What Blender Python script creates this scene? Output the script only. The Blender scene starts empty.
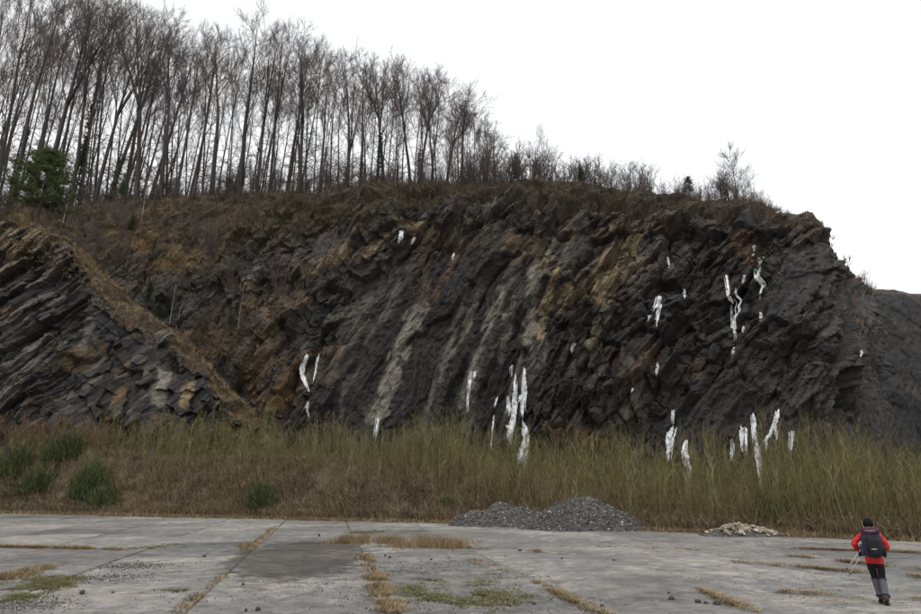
import bpy, math, random
import numpy as np
from mathutils import Vector, Matrix

R = math.radians
scene = bpy.context.scene
col = scene.collection

# ------------------------------------------------------------------ camera, sky, sun, exposure
FOC, CX, CY = 614.0, 460.5, 307.0          # focal length in pixels of a 921 px wide frame (24 mm)
PITCH = math.atan(178.0 / FOC)
CAMH = 2.5
cam_d = bpy.data.cameras.new('camera')
cam_d.sensor_width = 36.0
cam_d.lens = 36.0 * FOC / 921.0
cam_d.clip_end = 3000.0
cam = bpy.data.objects.new('camera', cam_d)
cam.location = (0, 0, CAMH)
cam.rotation_euler = (math.pi / 2 + PITCH, 0, 0)
col.objects.link(cam)
scene.camera = cam

SUN_EL, SUN_AZ = 58.0, -35.0               # elevation, azimuth to the left of straight behind the camera
world = bpy.data.worlds.new('World')
scene.world = world
world.use_nodes = True
wt = world.node_tree
for n in list(wt.nodes):
    wt.nodes.remove(n)
w_out = wt.nodes.new('ShaderNodeOutputWorld')
w_sky = wt.nodes.new('ShaderNodeTexSky')
w_sky.sky_type = 'NISHITA'
w_sky.sun_disc = False
w_sky.sun_elevation = R(SUN_EL)
w_sky.sun_rotation = R(180 + SUN_AZ)
w_sky.dust_density = 6.0
w_hsv = wt.nodes.new('ShaderNodeHueSaturation')
w_hsv.inputs['Saturation'].default_value = 0.12
w_bg1 = wt.nodes.new('ShaderNodeBackground')
w_bg1.inputs['Strength'].default_value = 0.05
w_bg2 = wt.nodes.new('ShaderNodeBackground')     # the even cloud layer
w_bg2.inputs['Color'].default_value = (0.97, 0.98, 1.0, 1)
w_bg2.inputs['Strength'].default_value = 0.93
w_add = wt.nodes.new('ShaderNodeAddShader')
wt.links.new(w_sky.outputs[0], w_hsv.inputs['Color'])
wt.links.new(w_hsv.outputs[0], w_bg1.inputs['Color'])
wt.links.new(w_bg1.outputs[0], w_add.inputs[0])
wt.links.new(w_bg2.outputs[0], w_add.inputs[1])
wt.links.new(w_add.outputs[0], w_out.inputs['Surface'])

sun_d = bpy.data.lights.new('sun', 'SUN')
sun_d.energy = 1.0
sun_d.angle = R(35)
sun_d.color = (1.0, 0.97, 0.93)
sun = bpy.data.objects.new('sun', sun_d)
sun.rotation_euler = (R(90 - SUN_EL), 0, R(SUN_AZ))
sun.location = (0, 0, 120)
col.objects.link(sun)

scene.view_settings.view_transform = 'Standard'
scene.view_settings.look = 'None'
scene.view_settings.exposure = 0.0
scene.view_settings.gamma = 1.0
scene.view_settings.use_curve_mapping = False
scene.render.resolution_x, scene.render.resolution_y = 1024, 683
scene.cycles.max_bounces = 5
scene.cycles.diffuse_bounces = 3

# ------------------------------------------------------------------ measuring helpers
SP, CP = math.sin(PITCH), math.cos(PITCH)

def at(px, py, Y):
    """world point at distance Y seen along the picture direction px, py (survey of the place)"""
    xr, yr = (px - CX) / FOC, (CY - py) / FOC
    t = Y / (CP - yr * SP)
    return Vector((xr * t, Y, CAMH + t * (SP + yr * CP)))

def xat(px, Y, z):
    return (px - CX) / FOC * (Y * CP + (z - CAMH) * SP)

def proj(P):
    r = P - np.array([0, 0, CAMH])
    t = r[..., 1] * CP + r[..., 2] * SP
    return CX + FOC * r[..., 0] / t, CY - FOC * (-r[..., 1] * SP + r[..., 2] * CP) / t

def floor_at(px, py):
    xr, yr = (px - CX) / FOC, (CY - py) / FOC
    dz = SP + yr * CP
    t = -CAMH / dz
    return Vector((xr * t, t * (CP - yr * SP), 0))

# ------------------------------------------------------------------ numpy noise
def hsh(i, j, k=0, seed=0):
    n = (i.astype(np.int64) * 374761393 + j.astype(np.int64) * 668265263 + np.int64(seed) * 974634777 + np.int64(k) * 1274126177)
    n = (n ^ (n >> 13)) * 1274126177
    n = n ^ (n >> 16)
    n = (n * 2246822519) & 0x7fffffff
    n = n ^ (n >> 11)
    return (n & 0xffffff) / float(0xffffff)

def vnoise(x, y, seed=0):
    xi, yi = np.floor(x), np.floor(y)
    xf, yf = x - xi, y - yi
    u, v = xf * xf * (3 - 2 * xf), yf * yf * (3 - 2 * yf)
    a, b = hsh(xi, yi, 0, seed), hsh(xi + 1, yi, 0, seed)
    c, d = hsh(xi, yi + 1, 0, seed), hsh(xi + 1, yi + 1, 0, seed)
    return (a * (1 - u) + b * u) * (1 - v) + (c * (1 - u) + d * u) * v

def fbm(x, y, oct=4, seed=0, gain=0.5):
    s, a, t = 0, 1.0, 0
    for o in range(oct):
        s = s + a * (vnoise(x * 2 ** o, y * 2 ** o, seed + 17 * o) - 0.5)
        t += a
        a *= gain
    return s / t * 2

def facets(a, b, seed, jit=0.9, tilt=0.9, soft=0.15):
    """Voronoi blocks in (a, b): offset, tilt, two random numbers per block, edge distance, and the height of
    plane-topped blocks whose steps are a narrow chamfer instead of a tear"""
    ai, bi = np.floor(a), np.floor(b)
    best = np.full(a.shape, 9.0); sec = np.full(a.shape, 9.0)
    ca = np.zeros_like(a); cb = np.zeros_like(a); ia = np.zeros_like(a); ib = np.zeros_like(a)
    h1 = np.zeros_like(a); h2 = np.zeros_like(a)
    for di in (-1, 0, 1):
        for dj in (-1, 0, 1):
            gi, gj = ai + di, bi + dj
            pa = gi + 0.5 + jit * (hsh(gi, gj, 1, seed) - 0.5)
            pb = gj + 0.5 + jit * (hsh(gi, gj, 2, seed) - 0.5)
            d = np.hypot(a - pa, b - pb)
            h = hsh(gi, gj, 3, seed) - 0.5 + tilt * ((hsh(gi, gj, 4, seed) - 0.5) * (a - pa) + (hsh(gi, gj, 5, seed) - 0.5) * (b - pb))
            m = d < best
            m2 = (~m) & (d < sec)
            h2 = np.where(m, h1, np.where(m2, h, h2))
            sec = np.where(m, best, np.where(m2, d, sec))
            h1 = np.where(m, h, h1)
            ca = np.where(m, pa, ca); cb = np.where(m, pb, cb)
            ia = np.where(m, gi, ia); ib = np.where(m, gj, ib)
            best = np.where(m, d, best)
    o = hsh(ia, ib, 3, seed) - 0.5
    ta = hsh(ia, ib, 4, seed) - 0.5
    tb = hsh(ia, ib, 5, seed) - 0.5
    w = 0.5 + 0.5 * np.clip((sec - best) / soft, 0, 1)
    return o, ta * (a - ca) + tb * (b - cb), hsh(ia, ib, 6, seed), hsh(ia, ib, 7, seed), sec - best, h1 * w + h2 * (1 - w)

def blur(A, r):
    """box blur over the grid: weathers the sharp steps between blocks"""
    for ax in (0, 1):
        pad = [(0, 0), (0, 0)]; pad[ax] = (r + 1, r)
        B = np.cumsum(np.pad(A, pad, mode='edge'), axis=ax)
        n = A.shape[ax]; w = 2 * r + 1
        A = (np.take(B, np.arange(w, w + n), ax) - np.take(B, np.arange(0, n), ax)) / w
    return A

def smooth(e0, e1, x):
    t = np.clip((x - e0) / (e1 - e0), 0, 1)
    return t * t * (3 - 2 * t)

# ------------------------------------------------------------------ materials
def nd(nt, typ, **kw):
    n = nt.nodes.new(typ)
    for k, v in kw.items():
        setattr(n, k, v)
    return n

def new_mat(name, rough=0.8, spec=0.3):
    m = bpy.data.materials.new(name)
    m.use_nodes = True
    b = m.node_tree.nodes['Principled BSDF']
    b.inputs['Roughness'].default_value = rough
    b.inputs['Specular IOR Level'].default_value = spec
    return m, m.node_tree, b

def ramp(nt, stops):
    r = nt.nodes.new('ShaderNodeValToRGB')
    el = r.color_ramp.elements
    while len(el) < len(stops):
        el.new(0.5)
    for e, (p, c) in zip(el, stops):
        e.position = p
        e.color = (*c, 1)
    return r

def noise_node(nt, scale, detail=4, vec=None, rough=0.55):
    n = nt.nodes.new('ShaderNodeTexNoise')
    n.inputs['Scale'].default_value = scale
    n.inputs['Detail'].default_value = detail
    n.inputs['Roughness'].default_value = rough
    if vec is not None:
        nt.links.new(vec, n.inputs['Vector'])
    return n

def bump(nt, b, height, strength=0.5, dist=0.05):
    bn = nt.nodes.new('ShaderNodeBump')
    bn.inputs['Strength'].default_value = strength
    bn.inputs['Distance'].default_value = dist
    nt.links.new(height, bn.inputs['Height'])
    nt.links.new(bn.outputs[0], b.inputs['Normal'])

def mat_island(name, stops, rough=0.85, obj=False, noise=0.0):
    """one colour per blade, twig or stone (random per island) or per object"""
    m, nt, b = new_mat(name, rough, 0.2)
    r = ramp(nt, stops)
    if obj:
        src = nd(nt, 'ShaderNodeObjectInfo').outputs['Random']
    else:
        src = nd(nt, 'ShaderNodeNewGeometry').outputs['Random Per Island']
    if noise:
        g = nd(nt, 'ShaderNodeNewGeometry')
        nn = noise_node(nt, noise, 5, g.outputs['Position'])
        mx = nd(nt, 'ShaderNodeMath', operation='MULTIPLY_ADD')
        nt.links.new(nn.outputs['Fac'], mx.inputs[0])
        mx.inputs[1].default_value = 1.1
        ad = nd(nt, 'ShaderNodeMath', operation='MULTIPLY_ADD')
        nt.links.new(src, ad.inputs[0]); ad.inputs[1].default_value = 0.6; ad.inputs[2].default_value = -0.3
        nt.links.new(ad.outputs[0], mx.inputs[2])
        src = mx.outputs[0]
        bump(nt, b, nn.outputs['Fac'], 0.4, 0.02)
    nt.links.new(src, r.inputs['Fac'])
    nt.links.new(r.outputs[0], b.inputs['Base Color'])
    return m

def mat_noise(name, stops, scale, rough=0.8, bstr=0.4, bdist=0.02, detail=5, stretch=None, spec=0.3):
    m, nt, b = new_mat(name, rough, spec)
    tc = nd(nt, 'ShaderNodeTexCoord')
    vec = tc.outputs['Object']
    if stretch:
        mp = nd(nt, 'ShaderNodeMapping')
        mp.inputs['Scale'].default_value = stretch
        nt.links.new(vec, mp.inputs['Vector'])
        vec = mp.outputs[0]
    n = noise_node(nt, scale, detail, vec)
    r = ramp(nt, stops)
    nt.links.new(n.outputs['Fac'], r.inputs['Fac'])
    nt.links.new(r.outputs[0], b.inputs['Base Color'])
    if bstr:
        bump(nt, b, n.outputs['Fac'], bstr, bdist)
    return m

def rock_mat(name, dip):
    """colour from the 'Col' attribute (what each bed and patch is made of) with grain along the bedding"""
    m, nt, b = new_mat(name, 0.62, 0.32)
    at_ = nd(nt, 'ShaderNodeAttribute', attribute_name='Col')
    g = nd(nt, 'ShaderNodeNewGeometry')
    mp = nd(nt, 'ShaderNodeMapping')
    mp.vector_type = 'TEXTURE'
    mp.inputs['Rotation'].default_value = (0, -R(dip), 0)
    mp.inputs['Scale'].default_value = (3.5, 1.0, 0.6)
    nt.links.new(g.outputs['Position'], mp.inputs['Vector'])
    n1 = noise_node(nt, 1.3, 8, mp.outputs[0], 0.65)
    n2 = noise_node(nt, 6.0, 6, g.outputs['Position'], 0.7)
    r1 = ramp(nt, [(0.28, (0.25, 0.25, 0.27)), (0.5, (0.85, 0.85, 0.85)), (0.75, (1.75, 1.65, 1.5))])
    r2 = ramp(nt, [(0.3, (0.5, 0.5, 0.5)), (0.7, (1.4, 1.38, 1.35))])
    nt.links.new(n1.outputs['Fac'], r1.inputs['Fac'])
    nt.links.new(n2.outputs['Fac'], r2.inputs['Fac'])
    m1 = nd(nt, 'ShaderNodeMix', data_type='RGBA', blend_type='MULTIPLY')
    m1.inputs['Factor'].default_value = 1.0
    m2 = nd(nt, 'ShaderNodeMix', data_type='RGBA', blend_type='MULTIPLY')
    m2.inputs['Factor'].default_value = 1.0
    nt.links.new(at_.outputs['Color'], m1.inputs['A']); nt.links.new(r1.outputs[0], m1.inputs['B'])
    nt.links.new(m1.outputs['Result'], m2.inputs['A']); nt.links.new(r2.outputs[0], m2.inputs['B'])
    nt.links.new(m2.outputs['Result'], b.inputs['Base Color'])
    ad = nd(nt, 'ShaderNodeMath', operation='MULTIPLY_ADD')
    nt.links.new(n2.outputs['Fac'], ad.inputs[0]); ad.inputs[1].default_value = 0.5
    nt.links.new(n1.outputs['Fac'], ad.inputs[2])
    bump(nt, b, ad.outputs[0], 0.9, 0.35)
    return m

M = {}
M['cliff'] = rock_mat('layered_rock', 58)
M['outcrop'] = rock_mat('bedded_rock', 36)
M['bark'] = mat_noise('beech_bark', [(0.3, (0.024, 0.02, 0.017)), (0.7, (0.075, 0.062, 0.052))], 3.0, 0.85, 0.5, 0.03, stretch=(1, 1, 0.15))
M['twig'] = mat_island('twigs', [(0.0, (0.06, 0.05, 0.045)), (1.0, (0.13, 0.108, 0.098))])
M['birch'] = mat_noise('birch_bark', [(0.36, (0.06, 0.055, 0.05)), (0.46, (0.36, 0.345, 0.32)), (0.8, (0.5, 0.48, 0.45))], 2.5, 0.7, 0.2, 0.01, stretch=(0.6, 0.6, 2.5))
M['ivy'] = mat_island('ivy_leaves', [(0, (0.014, 0.024, 0.01)), (1, (0.036, 0.055, 0.02))], 0.7)
M['sapling'] = mat_island('sapling_bark', [(0, (0.06, 0.05, 0.02)), (0.45, (0.128, 0.108, 0.042)), (0.85, (0.20, 0.176, 0.072)), (1, (0.30, 0.28, 0.15))])
M['sapling_obj'] = mat_island('willow_sapling_bark', [(0, (0.09, 0.075, 0.03)), (0.7, (0.19, 0.17, 0.065)), (1, (0.34, 0.32, 0.2))], obj=True)
M['redtwig'] = mat_island('red_brown_twigs', [(0, (0.10, 0.06, 0.04)), (1, (0.2, 0.12, 0.075))])
M['brush'] = mat_island('brown_brush', [(0, (0.035, 0.028, 0.02)), (0.6, (0.092, 0.07, 0.049)), (0.9, (0.145, 0.108, 0.072)), (1, (0.21, 0.16, 0.105))])
M['olive'] = mat_island('olive_moss', [(0, (0.025, 0.03, 0.012)), (1, (0.07, 0.07, 0.03))])
M['dry_grass'] = mat_island('dry_grass', [(0, (0.11, 0.08, 0.045)), (0.6, (0.24, 0.175, 0.095)), (1, (0.38, 0.30, 0.18))])
M['bank_grass'] = mat_island('bank_grass', [(0, (0.085, 0.062, 0.036)), (0.6, (0.21, 0.155, 0.09)), (1, (0.37, 0.29, 0.175))])
M['moss'] = mat_island('green_moss', [(0, (0.08, 0.08, 0.035)), (0.6, (0.13, 0.132, 0.055)), (1, (0.22, 0.2, 0.105))])
M['broom'] = mat_island('broom_green', [(0, (0.03, 0.036, 0.016)), (0.55, (0.055, 0.078, 0.026)), (0.85, (0.10, 0.12, 0.05)), (1, (0.17, 0.14, 0.08))])
M['needle'] = mat_island('needles', [(0, (0.02, 0.04, 0.016)), (1, (0.06, 0.095, 0.035))])
M['needle_light'] = mat_island('pine_needles', [(0, (0.05, 0.07, 0.028)), (1, (0.13, 0.16, 0.065))])
M['bramble'] = mat_island('dead_brambles', [(0, (0.08, 0.061, 0.04)), (0.6, (0.18, 0.138, 0.088)), (1, (0.33, 0.26, 0.165))])
M['earth'] = mat_noise('brown_earth', [(0.3, (0.06, 0.045, 0.03)), (0.6, (0.12, 0.092, 0.06)), (0.8, (0.2, 0.155, 0.1))], 0.8, 0.9, 0.6, 0.15)
M['gravel'] = mat_island('grey_gravel', [(0, (0.035, 0.034, 0.034)), (0.5, (0.085, 0.082, 0.08)), (0.75, (0.13, 0.115, 0.095)), (0.93, (0.2, 0.19, 0.175)), (1, (0.36, 0.34, 0.31))])
M['pale_stone'] = mat_island('pale_stone', [(0, (0.10, 0.09, 0.065)), (0.6, (0.27, 0.24, 0.18)), (1, (0.48, 0.45, 0.37))], obj=True, noise=3.0)
M['dark_stone'] = mat_noise('dark_stone', [(0.3, (0.03, 0.03, 0.032)), (0.7, (0.07, 0.068, 0.066))], 9.0, 0.8, 0.5, 0.02)
M['mound'] = mat_noise('crushed_stone', [(0.3, (0.03, 0.029, 0.029)), (0.55, (0.075, 0.07, 0.066)), (0.8, (0.17, 0.15, 0.125))], 5.0, 0.9, 0.8, 0.08, detail=8)

def ice_mat():
    m, nt, b = new_mat('frozen_water', 0.32, 0.5)
    g = nd(nt, 'ShaderNodeNewGeometry')
    n = noise_node(nt, 2.2, 5, g.outputs['Position'])
    r = ramp(nt, [(0.3, (0.42, 0.45, 0.48)), (0.5, (0.70, 0.72, 0.73)), (0.75, (0.88, 0.89, 0.90))])
    nt.links.new(n.outputs['Fac'], r.inputs['Fac'])
    nt.links.new(r.outputs[0], b.inputs['Base Color'])
    b.inputs['Subsurface Weight'].default_value = 0.25
    b.inputs['Subsurface Radius'].default_value = (0.25, 0.3, 0.35)
    bump(nt, b, n.outputs['Fac'], 0.4, 0.15)
    return m
M['ice'] = ice_mat()

def concrete_mat():
    m, nt, b = new_mat('old_concrete', 0.8, 0.3)
    g = nd(nt, 'ShaderNodeNewGeometry')
    oi = nd(nt, 'ShaderNodeObjectInfo')
    pos = g.outputs['Position']
    big = noise_node(nt, 0.16, 9, pos, 0.68)
    mid = noise_node(nt, 1.6, 10, pos, 0.78)
    fine = noise_node(nt, 7.0, 8, pos, 0.8)
    base = ramp(nt, [(0.1, (0.065, 0.063, 0.059)), (0.38, (0.135, 0.131, 0.124)), (0.6, (0.198, 0.191, 0.18)), (0.9, (0.36, 0.34, 0.305))])
    # weights: patches + mottling + one tone per slab
    s1 = nd(nt, 'ShaderNodeMath', operation='MULTIPLY_ADD')
    nt.links.new(mid.outputs['Fac'], s1.inputs[0]); s1.inputs[1].default_value = 1.7
    s2 = nd(nt, 'ShaderNodeMath', operation='MULTIPLY_ADD')
    nt.links.new(big.outputs['Fac'], s2.inputs[0]); s2.inputs[1].default_value = 1.5
    nt.links.new(s2.outputs[0], s1.inputs[2])
    s3 = nd(nt, 'ShaderNodeMath', operation='MULTIPLY_ADD')
    nt.links.new(oi.outputs['Random'], s3.inputs[0]); s3.inputs[1].default_value = 0.26; s3.inputs[2].default_value = -1.22
    nt.links.new(s3.outputs[0], s2.inputs[2])
    nt.links.new(s1.outputs[0], base.inputs['Fac'])
    # gravelly speckle, some dark grains
    sp = ramp(nt, [(0.30, (0.35, 0.35, 0.35)), (0.42, (0.9, 0.9, 0.9)), (0.6, (1.05, 1.05, 1.05)), (0.72, (1.3, 1.3, 1.28))])
    nt.links.new(fine.outputs['Fac'], sp.inputs['Fac'])
    mu = nd(nt, 'ShaderNodeMix', data_type='RGBA', blend_type='MULTIPLY')
    mu.inputs['Factor'].default_value = 0.8
    nt.links.new(base.outputs[0], mu.inputs['A']); nt.links.new(sp.outputs[0], mu.inputs['B'])
    # brown lichen and silt in streaks
    mp = nd(nt, 'ShaderNodeMapping'); mp.inputs['Scale'].default_value = (0.25, 0.9, 1)
    mp.inputs['Rotation'].default_value = (0, 0, R(-12))
    nt.links.new(pos, mp.inputs['Vector'])
    silt = noise_node(nt, 0.55, 7, mp.outputs[0], 0.65)
    sr = ramp(nt, [(0.52, (0, 0, 0)), (0.72, (1, 1, 1))])
    nt.links.new(silt.outputs['Fac'], sr.inputs['Fac'])
    m2 = nd(nt, 'ShaderNodeMix', data_type='RGBA')
    m2.inputs['B'].default_value = (0.29, 0.255, 0.2, 1)
    f2 = nd(nt, 'ShaderNodeMath', operation='MULTIPLY'); f2.inputs[1].default_value = 0.75
    nt.links.new(sr.outputs[0], f2.inputs[0]); nt.links.new(f2.outputs[0], m2.inputs['Factor'])
    nt.links.new(mu.outputs['Result'], m2.inputs['A'])
    # damp stain: an irregular patch of standing damp in the concrete
    dv = nd(nt, 'ShaderNodeVectorMath', operation='SUBTRACT')
    c = floor_at(303, 555)
    dv.inputs[1].default_value = (c.x, c.y, 0)
    nt.links.new(pos, dv.inputs[0])
    mp2 = nd(nt, 'ShaderNodeMapping'); mp2.vector_type = 'TEXTURE'
    mp2.inputs['Scale'].default_value = (2.5, 6.8, 1); mp2.inputs['Rotation'].default_value = (0, 0, R(8))
    nt.links.new(dv.outputs[0], mp2.inputs['Vector'])
    ln = nd(nt, 'ShaderNodeVectorMath', operation='LENGTH')
    nt.links.new(mp2.outputs[0], ln.inputs[0])
    ad = nd(nt, 'ShaderNodeMath', operation='MULTIPLY_ADD')
    nt.links.new(mid.outputs['Fac'], ad.inputs[0]); ad.inputs[1].default_value = 1.1
    nt.links.new(ln.outputs['Value'], ad.inputs[2])
    dr = ramp(nt, [(0.0, (0.36, 0.345, 0.32)), (0.70, (0.42, 0.40, 0.37)), (0.82, (1, 1, 1))])
    hf = nd(nt, 'ShaderNodeMath', operation='MULTIPLY'); hf.inputs[1].default_value = 0.5
    nt.links.new(ad.outputs[0], hf.inputs[0]); nt.links.new(hf.outputs[0], dr.inputs['Fac'])
    m3 = nd(nt, 'ShaderNodeMix', data_type='RGBA', blend_type='MULTIPLY'); m3.inputs['Factor'].default_value = 1
    # wandering cracks
    wv = nd(nt, 'ShaderNodeVectorMath', operation='SCALE'); wv.inputs['Scale'].default_value = 0.9
    nt.links.new(mid.outputs['Color'], wv.inputs[0])
    wa = nd(nt, 'ShaderNodeVectorMath', operation='ADD')
    nt.links.new(pos, wa.inputs[0]); nt.links.new(wv.outputs[0], wa.inputs[1])
    vo = nd(nt, 'ShaderNodeTexVoronoi', feature='DISTANCE_TO_EDGE'); vo.inputs['Scale'].default_value = 0.42
    nt.links.new(wa.outputs[0], vo.inputs['Vector'])
    cr_ = ramp(nt, [(0.0, (0.35, 0.31, 0.26)), (0.008, (0.5, 0.46, 0.4)), (0.022, (1, 1, 1))])
    nt.links.new(vo.outputs['Distance'], cr_.inputs['Fac'])
    m4 = nd(nt, 'ShaderNodeMix', data_type='RGBA', blend_type='MULTIPLY')
    cf = ramp(nt, [(0.45, (0, 0, 0)), (0.6, (0.9, 0.9, 0.9))])
    nt.links.new(big.outputs['Fac'], cf.inputs['Fac']); nt.links.new(cf.outputs[0], m4.inputs['Factor'])
    nt.links.new(m2.outputs['Result'], m4.inputs['A']); nt.links.new(cr_.outputs[0], m4.inputs['B'])
    m2 = m4
    nt.links.new(m2.outputs['Result'], m3.inputs['A']); nt.links.new(dr.outputs[0], m3.inputs['B'])
    nt.links.new(m3.outputs['Result'], b.inputs['Base Color'])
    ro = ramp(nt, [(0.3, (0.55, 0.55, 0.55)), (0.6, (0.85, 0.85, 0.85))])
    nt.links.new(big.outputs['Fac'], ro.inputs['Fac']); nt.links.new(ro.outputs[0], b.inputs['Roughness'])
    hh = nd(nt, 'ShaderNodeMath', operation='MULTIPLY_ADD')
    nt.links.new(fine.outputs['Fac'], hh.inputs[0]); hh.inputs[1].default_value = 0.4
    nt.links.new(mid.outputs['Fac'], hh.inputs[2])
    bump(nt, b, hh.outputs[0], 0.6, 0.03)
    return m
M['concrete'] = concrete_mat()

def plain(name, c, rough=0.7, spec=0.3, scale=40.0, var=0.25, metallic=0.0):
    lo = tuple(x * (1 - var) for x in c); hi = tuple(min(1, x * (1 + var)) for x in c)
    m = mat_noise(name, [(0.3, lo), (0.7, hi)], scale, rough, 0.3, 0.004, spec=spec)
    m.node_tree.nodes['Principled BSDF'].inputs['Metallic'].default_value = metallic
    return m

# ------------------------------------------------------------------ mesh helpers
class MB:
    """collects vertices, triangles and quads in numpy and builds one mesh"""
    def __init__(s):
        s.v, s.t, s.q, s.n = [], [], [], 0
    def add(s, v, t=None, q=None):
        v = np.asarray(v, float).reshape(-1, 3)
        if t is not None and len(t):
            s.t.append(np.asarray(t, np.int64).reshape(-1, 3) + s.n)
        if q is not None and len(q):
            s.q.append(np.asarray(q, np.int64).reshape(-1, 4) + s.n)
        s.v.append(v)
        s.n += len(v)
    def tube(s, pts, rad, sides=5, cap=True):
        pts = np.asarray(pts, float); rad = np.asarray(rad, float)
        n = len(pts)
        d = np.gradient(pts, axis=0)
        d /= np.linalg.norm(d, axis=1)[:, None] + 1e-9
        ref = np.array([1.0, 0.13, 0.07]) if abs(d[0][0]) < 0.8 else np.array([0.05, 1.0, 0.1])
        e1 = np.cross(d, ref); e1 /= np.linalg.norm(e1, axis=1)[:, None] + 1e-9
        e2 = np.cross(d, e1)
        an = np.arange(sides) * 2 * math.pi / sides
        v = pts[:, None] + rad[:, None, None] * (e1[:, None] * np.cos(an)[None, :, None] + e2[:, None] * np.sin(an)[None, :, None])
        i = np.arange(n - 1)[:, None] * sides; k = np.arange(sides)[None]; k2 = (k + 1) % sides
        q = np.stack([i + k, i + sides + k, i + sides + k2, i + k2], -1).reshape(-1, 4)
        t = []
        if cap:
            v = np.concatenate([v.reshape(-1, 3), pts[:1], pts[-1:]])
            c0, c1 = n * sides, n * sides + 1
            t = [(c0, j, (j + 1) % sides) for j in range(sides)] + [(c1, (n - 1) * sides + (j + 1) % sides, (n - 1) * sides + j) for j in range(sides)]
        s.add(v, t, q)
    def cones(s, base, tip, r, sides=3):
        base = np.asarray(base, float); tip = np.asarray(tip, float)
        r = np.broadcast_to(np.asarray(r, float), (len(base),))
        d = tip - base; d /= np.linalg.norm(d, axis=1)[:, None] + 1e-9
        e1 = np.cross(d, np.array([0.31, 0.87, 0.2])); e1 /= np.linalg.norm(e1, axis=1)[:, None] + 1e-9
        e2 = np.cross(d, e1)
        an = np.arange(sides) * 2 * math.pi / sides
        ring = base[:, None] + r[:, None, None] * (e1[:, None] * np.cos(an)[None, :, None] + e2[:, None] * np.sin(an)[None, :, None])
        v = np.concatenate([ring, tip[:, None]], 1)
        i = np.arange(len(base))[:, None] * (sides + 1)
        t = np.stack([np.stack([i[:, 0] + k, i[:, 0] + (k + 1) % sides, i[:, 0] + sides], -1) for k in range(sides)], 1)
        s.add(v.reshape(-1, 3), t.reshape(-1, 3))
    def slivers(s, base, tip, r, rng):
        """the finest twigs: one narrow triangle each, turned at random"""
        base = np.asarray(base, float); tip = np.asarray(tip, float)
        d = tip - base; d /= np.linalg.norm(d, axis=1)[:, None] + 1e-9
        e = np.cross(d, rng.normal(0, 1, d.shape)); e /= np.linalg.norm(e, axis=1)[:, None] + 1e-9
        e = e * (np.broadcast_to(np.asarray(r, float), (len(base),)) * 1.25)[:, None]
        v = np.stack([base - e, base + e, tip], 1).reshape(-1, 3)
        s.add(v, np.arange(len(v)).reshape(-1, 3))
    def scatter(s, tpl, pos, scale, rng, tilt=0.15, zs=None):
        """copies of a template (another MB) joined in, turned about z and tilted a little"""
        v, t, q = tpl.arrays()
        n = len(pos)
        a = rng.uniform(0, 2 * math.pi, n)
        scale = np.broadcast_to(np.asarray(scale, float), (n,))
        zs = scale if zs is None else np.broadcast_to(np.asarray(zs, float), (n,))
        x = (v[None, :, 0] * np.cos(a)[:, None] - v[None, :, 1] * np.sin(a)[:, None]) * scale[:, None]
        y = (v[None, :, 0] * np.sin(a)[:, None] + v[None, :, 1] * np.cos(a)[:, None]) * scale[:, None]
        z = v[None, :, 2] * zs[:, None]
        tx, ty = rng.normal(0, tilt, n)[:, None], rng.normal(0, tilt, n)[:, None]
        V = np.stack([x + z * tx, y + z * ty, z], -1) + np.asarray(pos)[:, None]
        off = (np.arange(n) * len(v))[:, None, None]
        s.add(V.reshape(-1, 3), (t[None] + off).reshape(-1, 3) if len(t) else None, (q[None] + off).reshape(-1, 4) if len(q) else None)
    def arrays(s):
        return (np.concatenate(s.v), np.concatenate(s.t) if s.t else np.zeros((0, 3), np.int64), np.concatenate(s.q) if s.q else np.zeros((0, 4), np.int64))
    def mesh(s, name, mat, smooth_=False):
        v, t, q = s.arrays()
        me = bpy.data.meshes.new(name)
        me.vertices.add(len(v)); me.vertices.foreach_set('co', v.astype(np.float32).ravel())
        me.loops.add(len(t) * 3 + len(q) * 4)
        me.loops.foreach_set('vertex_index', np.concatenate([t.ravel(), q.ravel()]).astype(np.int32))
        me.polygons.add(len(t) + len(q))
        st = np.concatenate([np.arange(len(t)) * 3, len(t) * 3 + np.arange(len(q)) * 4]).astype(np.int32)
        me.polygons.foreach_set('loop_start', st)
        me.polygons.foreach_set('use_smooth', np.full(len(st), smooth_))
        me.materials.append(mat)
        me.update(calc_edges=True)
        me.validate()
        return me
    def build(s, name, mat, parent=None, smooth_=False):
        return link(name, s.mesh(name, mat, smooth_), parent)

def link(name, me, parent=None, loc=None, rz=0, sc=None):
    o = bpy.data.objects.new(name, me)
    col.objects.link(o)
    if parent is not None:
        o.parent = parent
    if loc is not None:
        o.location = loc
    if rz:
        o.rotation_euler.z = rz
    if sc is not None:
        o.scale = (sc, sc, sc) if np.isscalar(sc) else sc
    return o

def tag(o, label=None, cat=None, group=None, kind=None):
    for k, v in (('label', label), ('category', cat), ('group', group), ('kind', kind)):
        if v:
            o[k] = v
    return o

def plant(name, parts, loc, rot=(0, 0, 0), sc=1.0, label=None, cat=None, group=None):
    """a thing: an Empty at its base and one child for every (part name, mesh)"""
    r = bpy.data.objects.new(name, None)
    r.empty_display_size = 0.3
    col.objects.link(r)
    r.location = loc; r.rotation_euler = rot; r.scale = (sc, sc, sc) if np.isscalar(sc) else sc
    for pn, me in parts:
        link(pn, me, r)
    return tag(r, label, cat, group)

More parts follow.
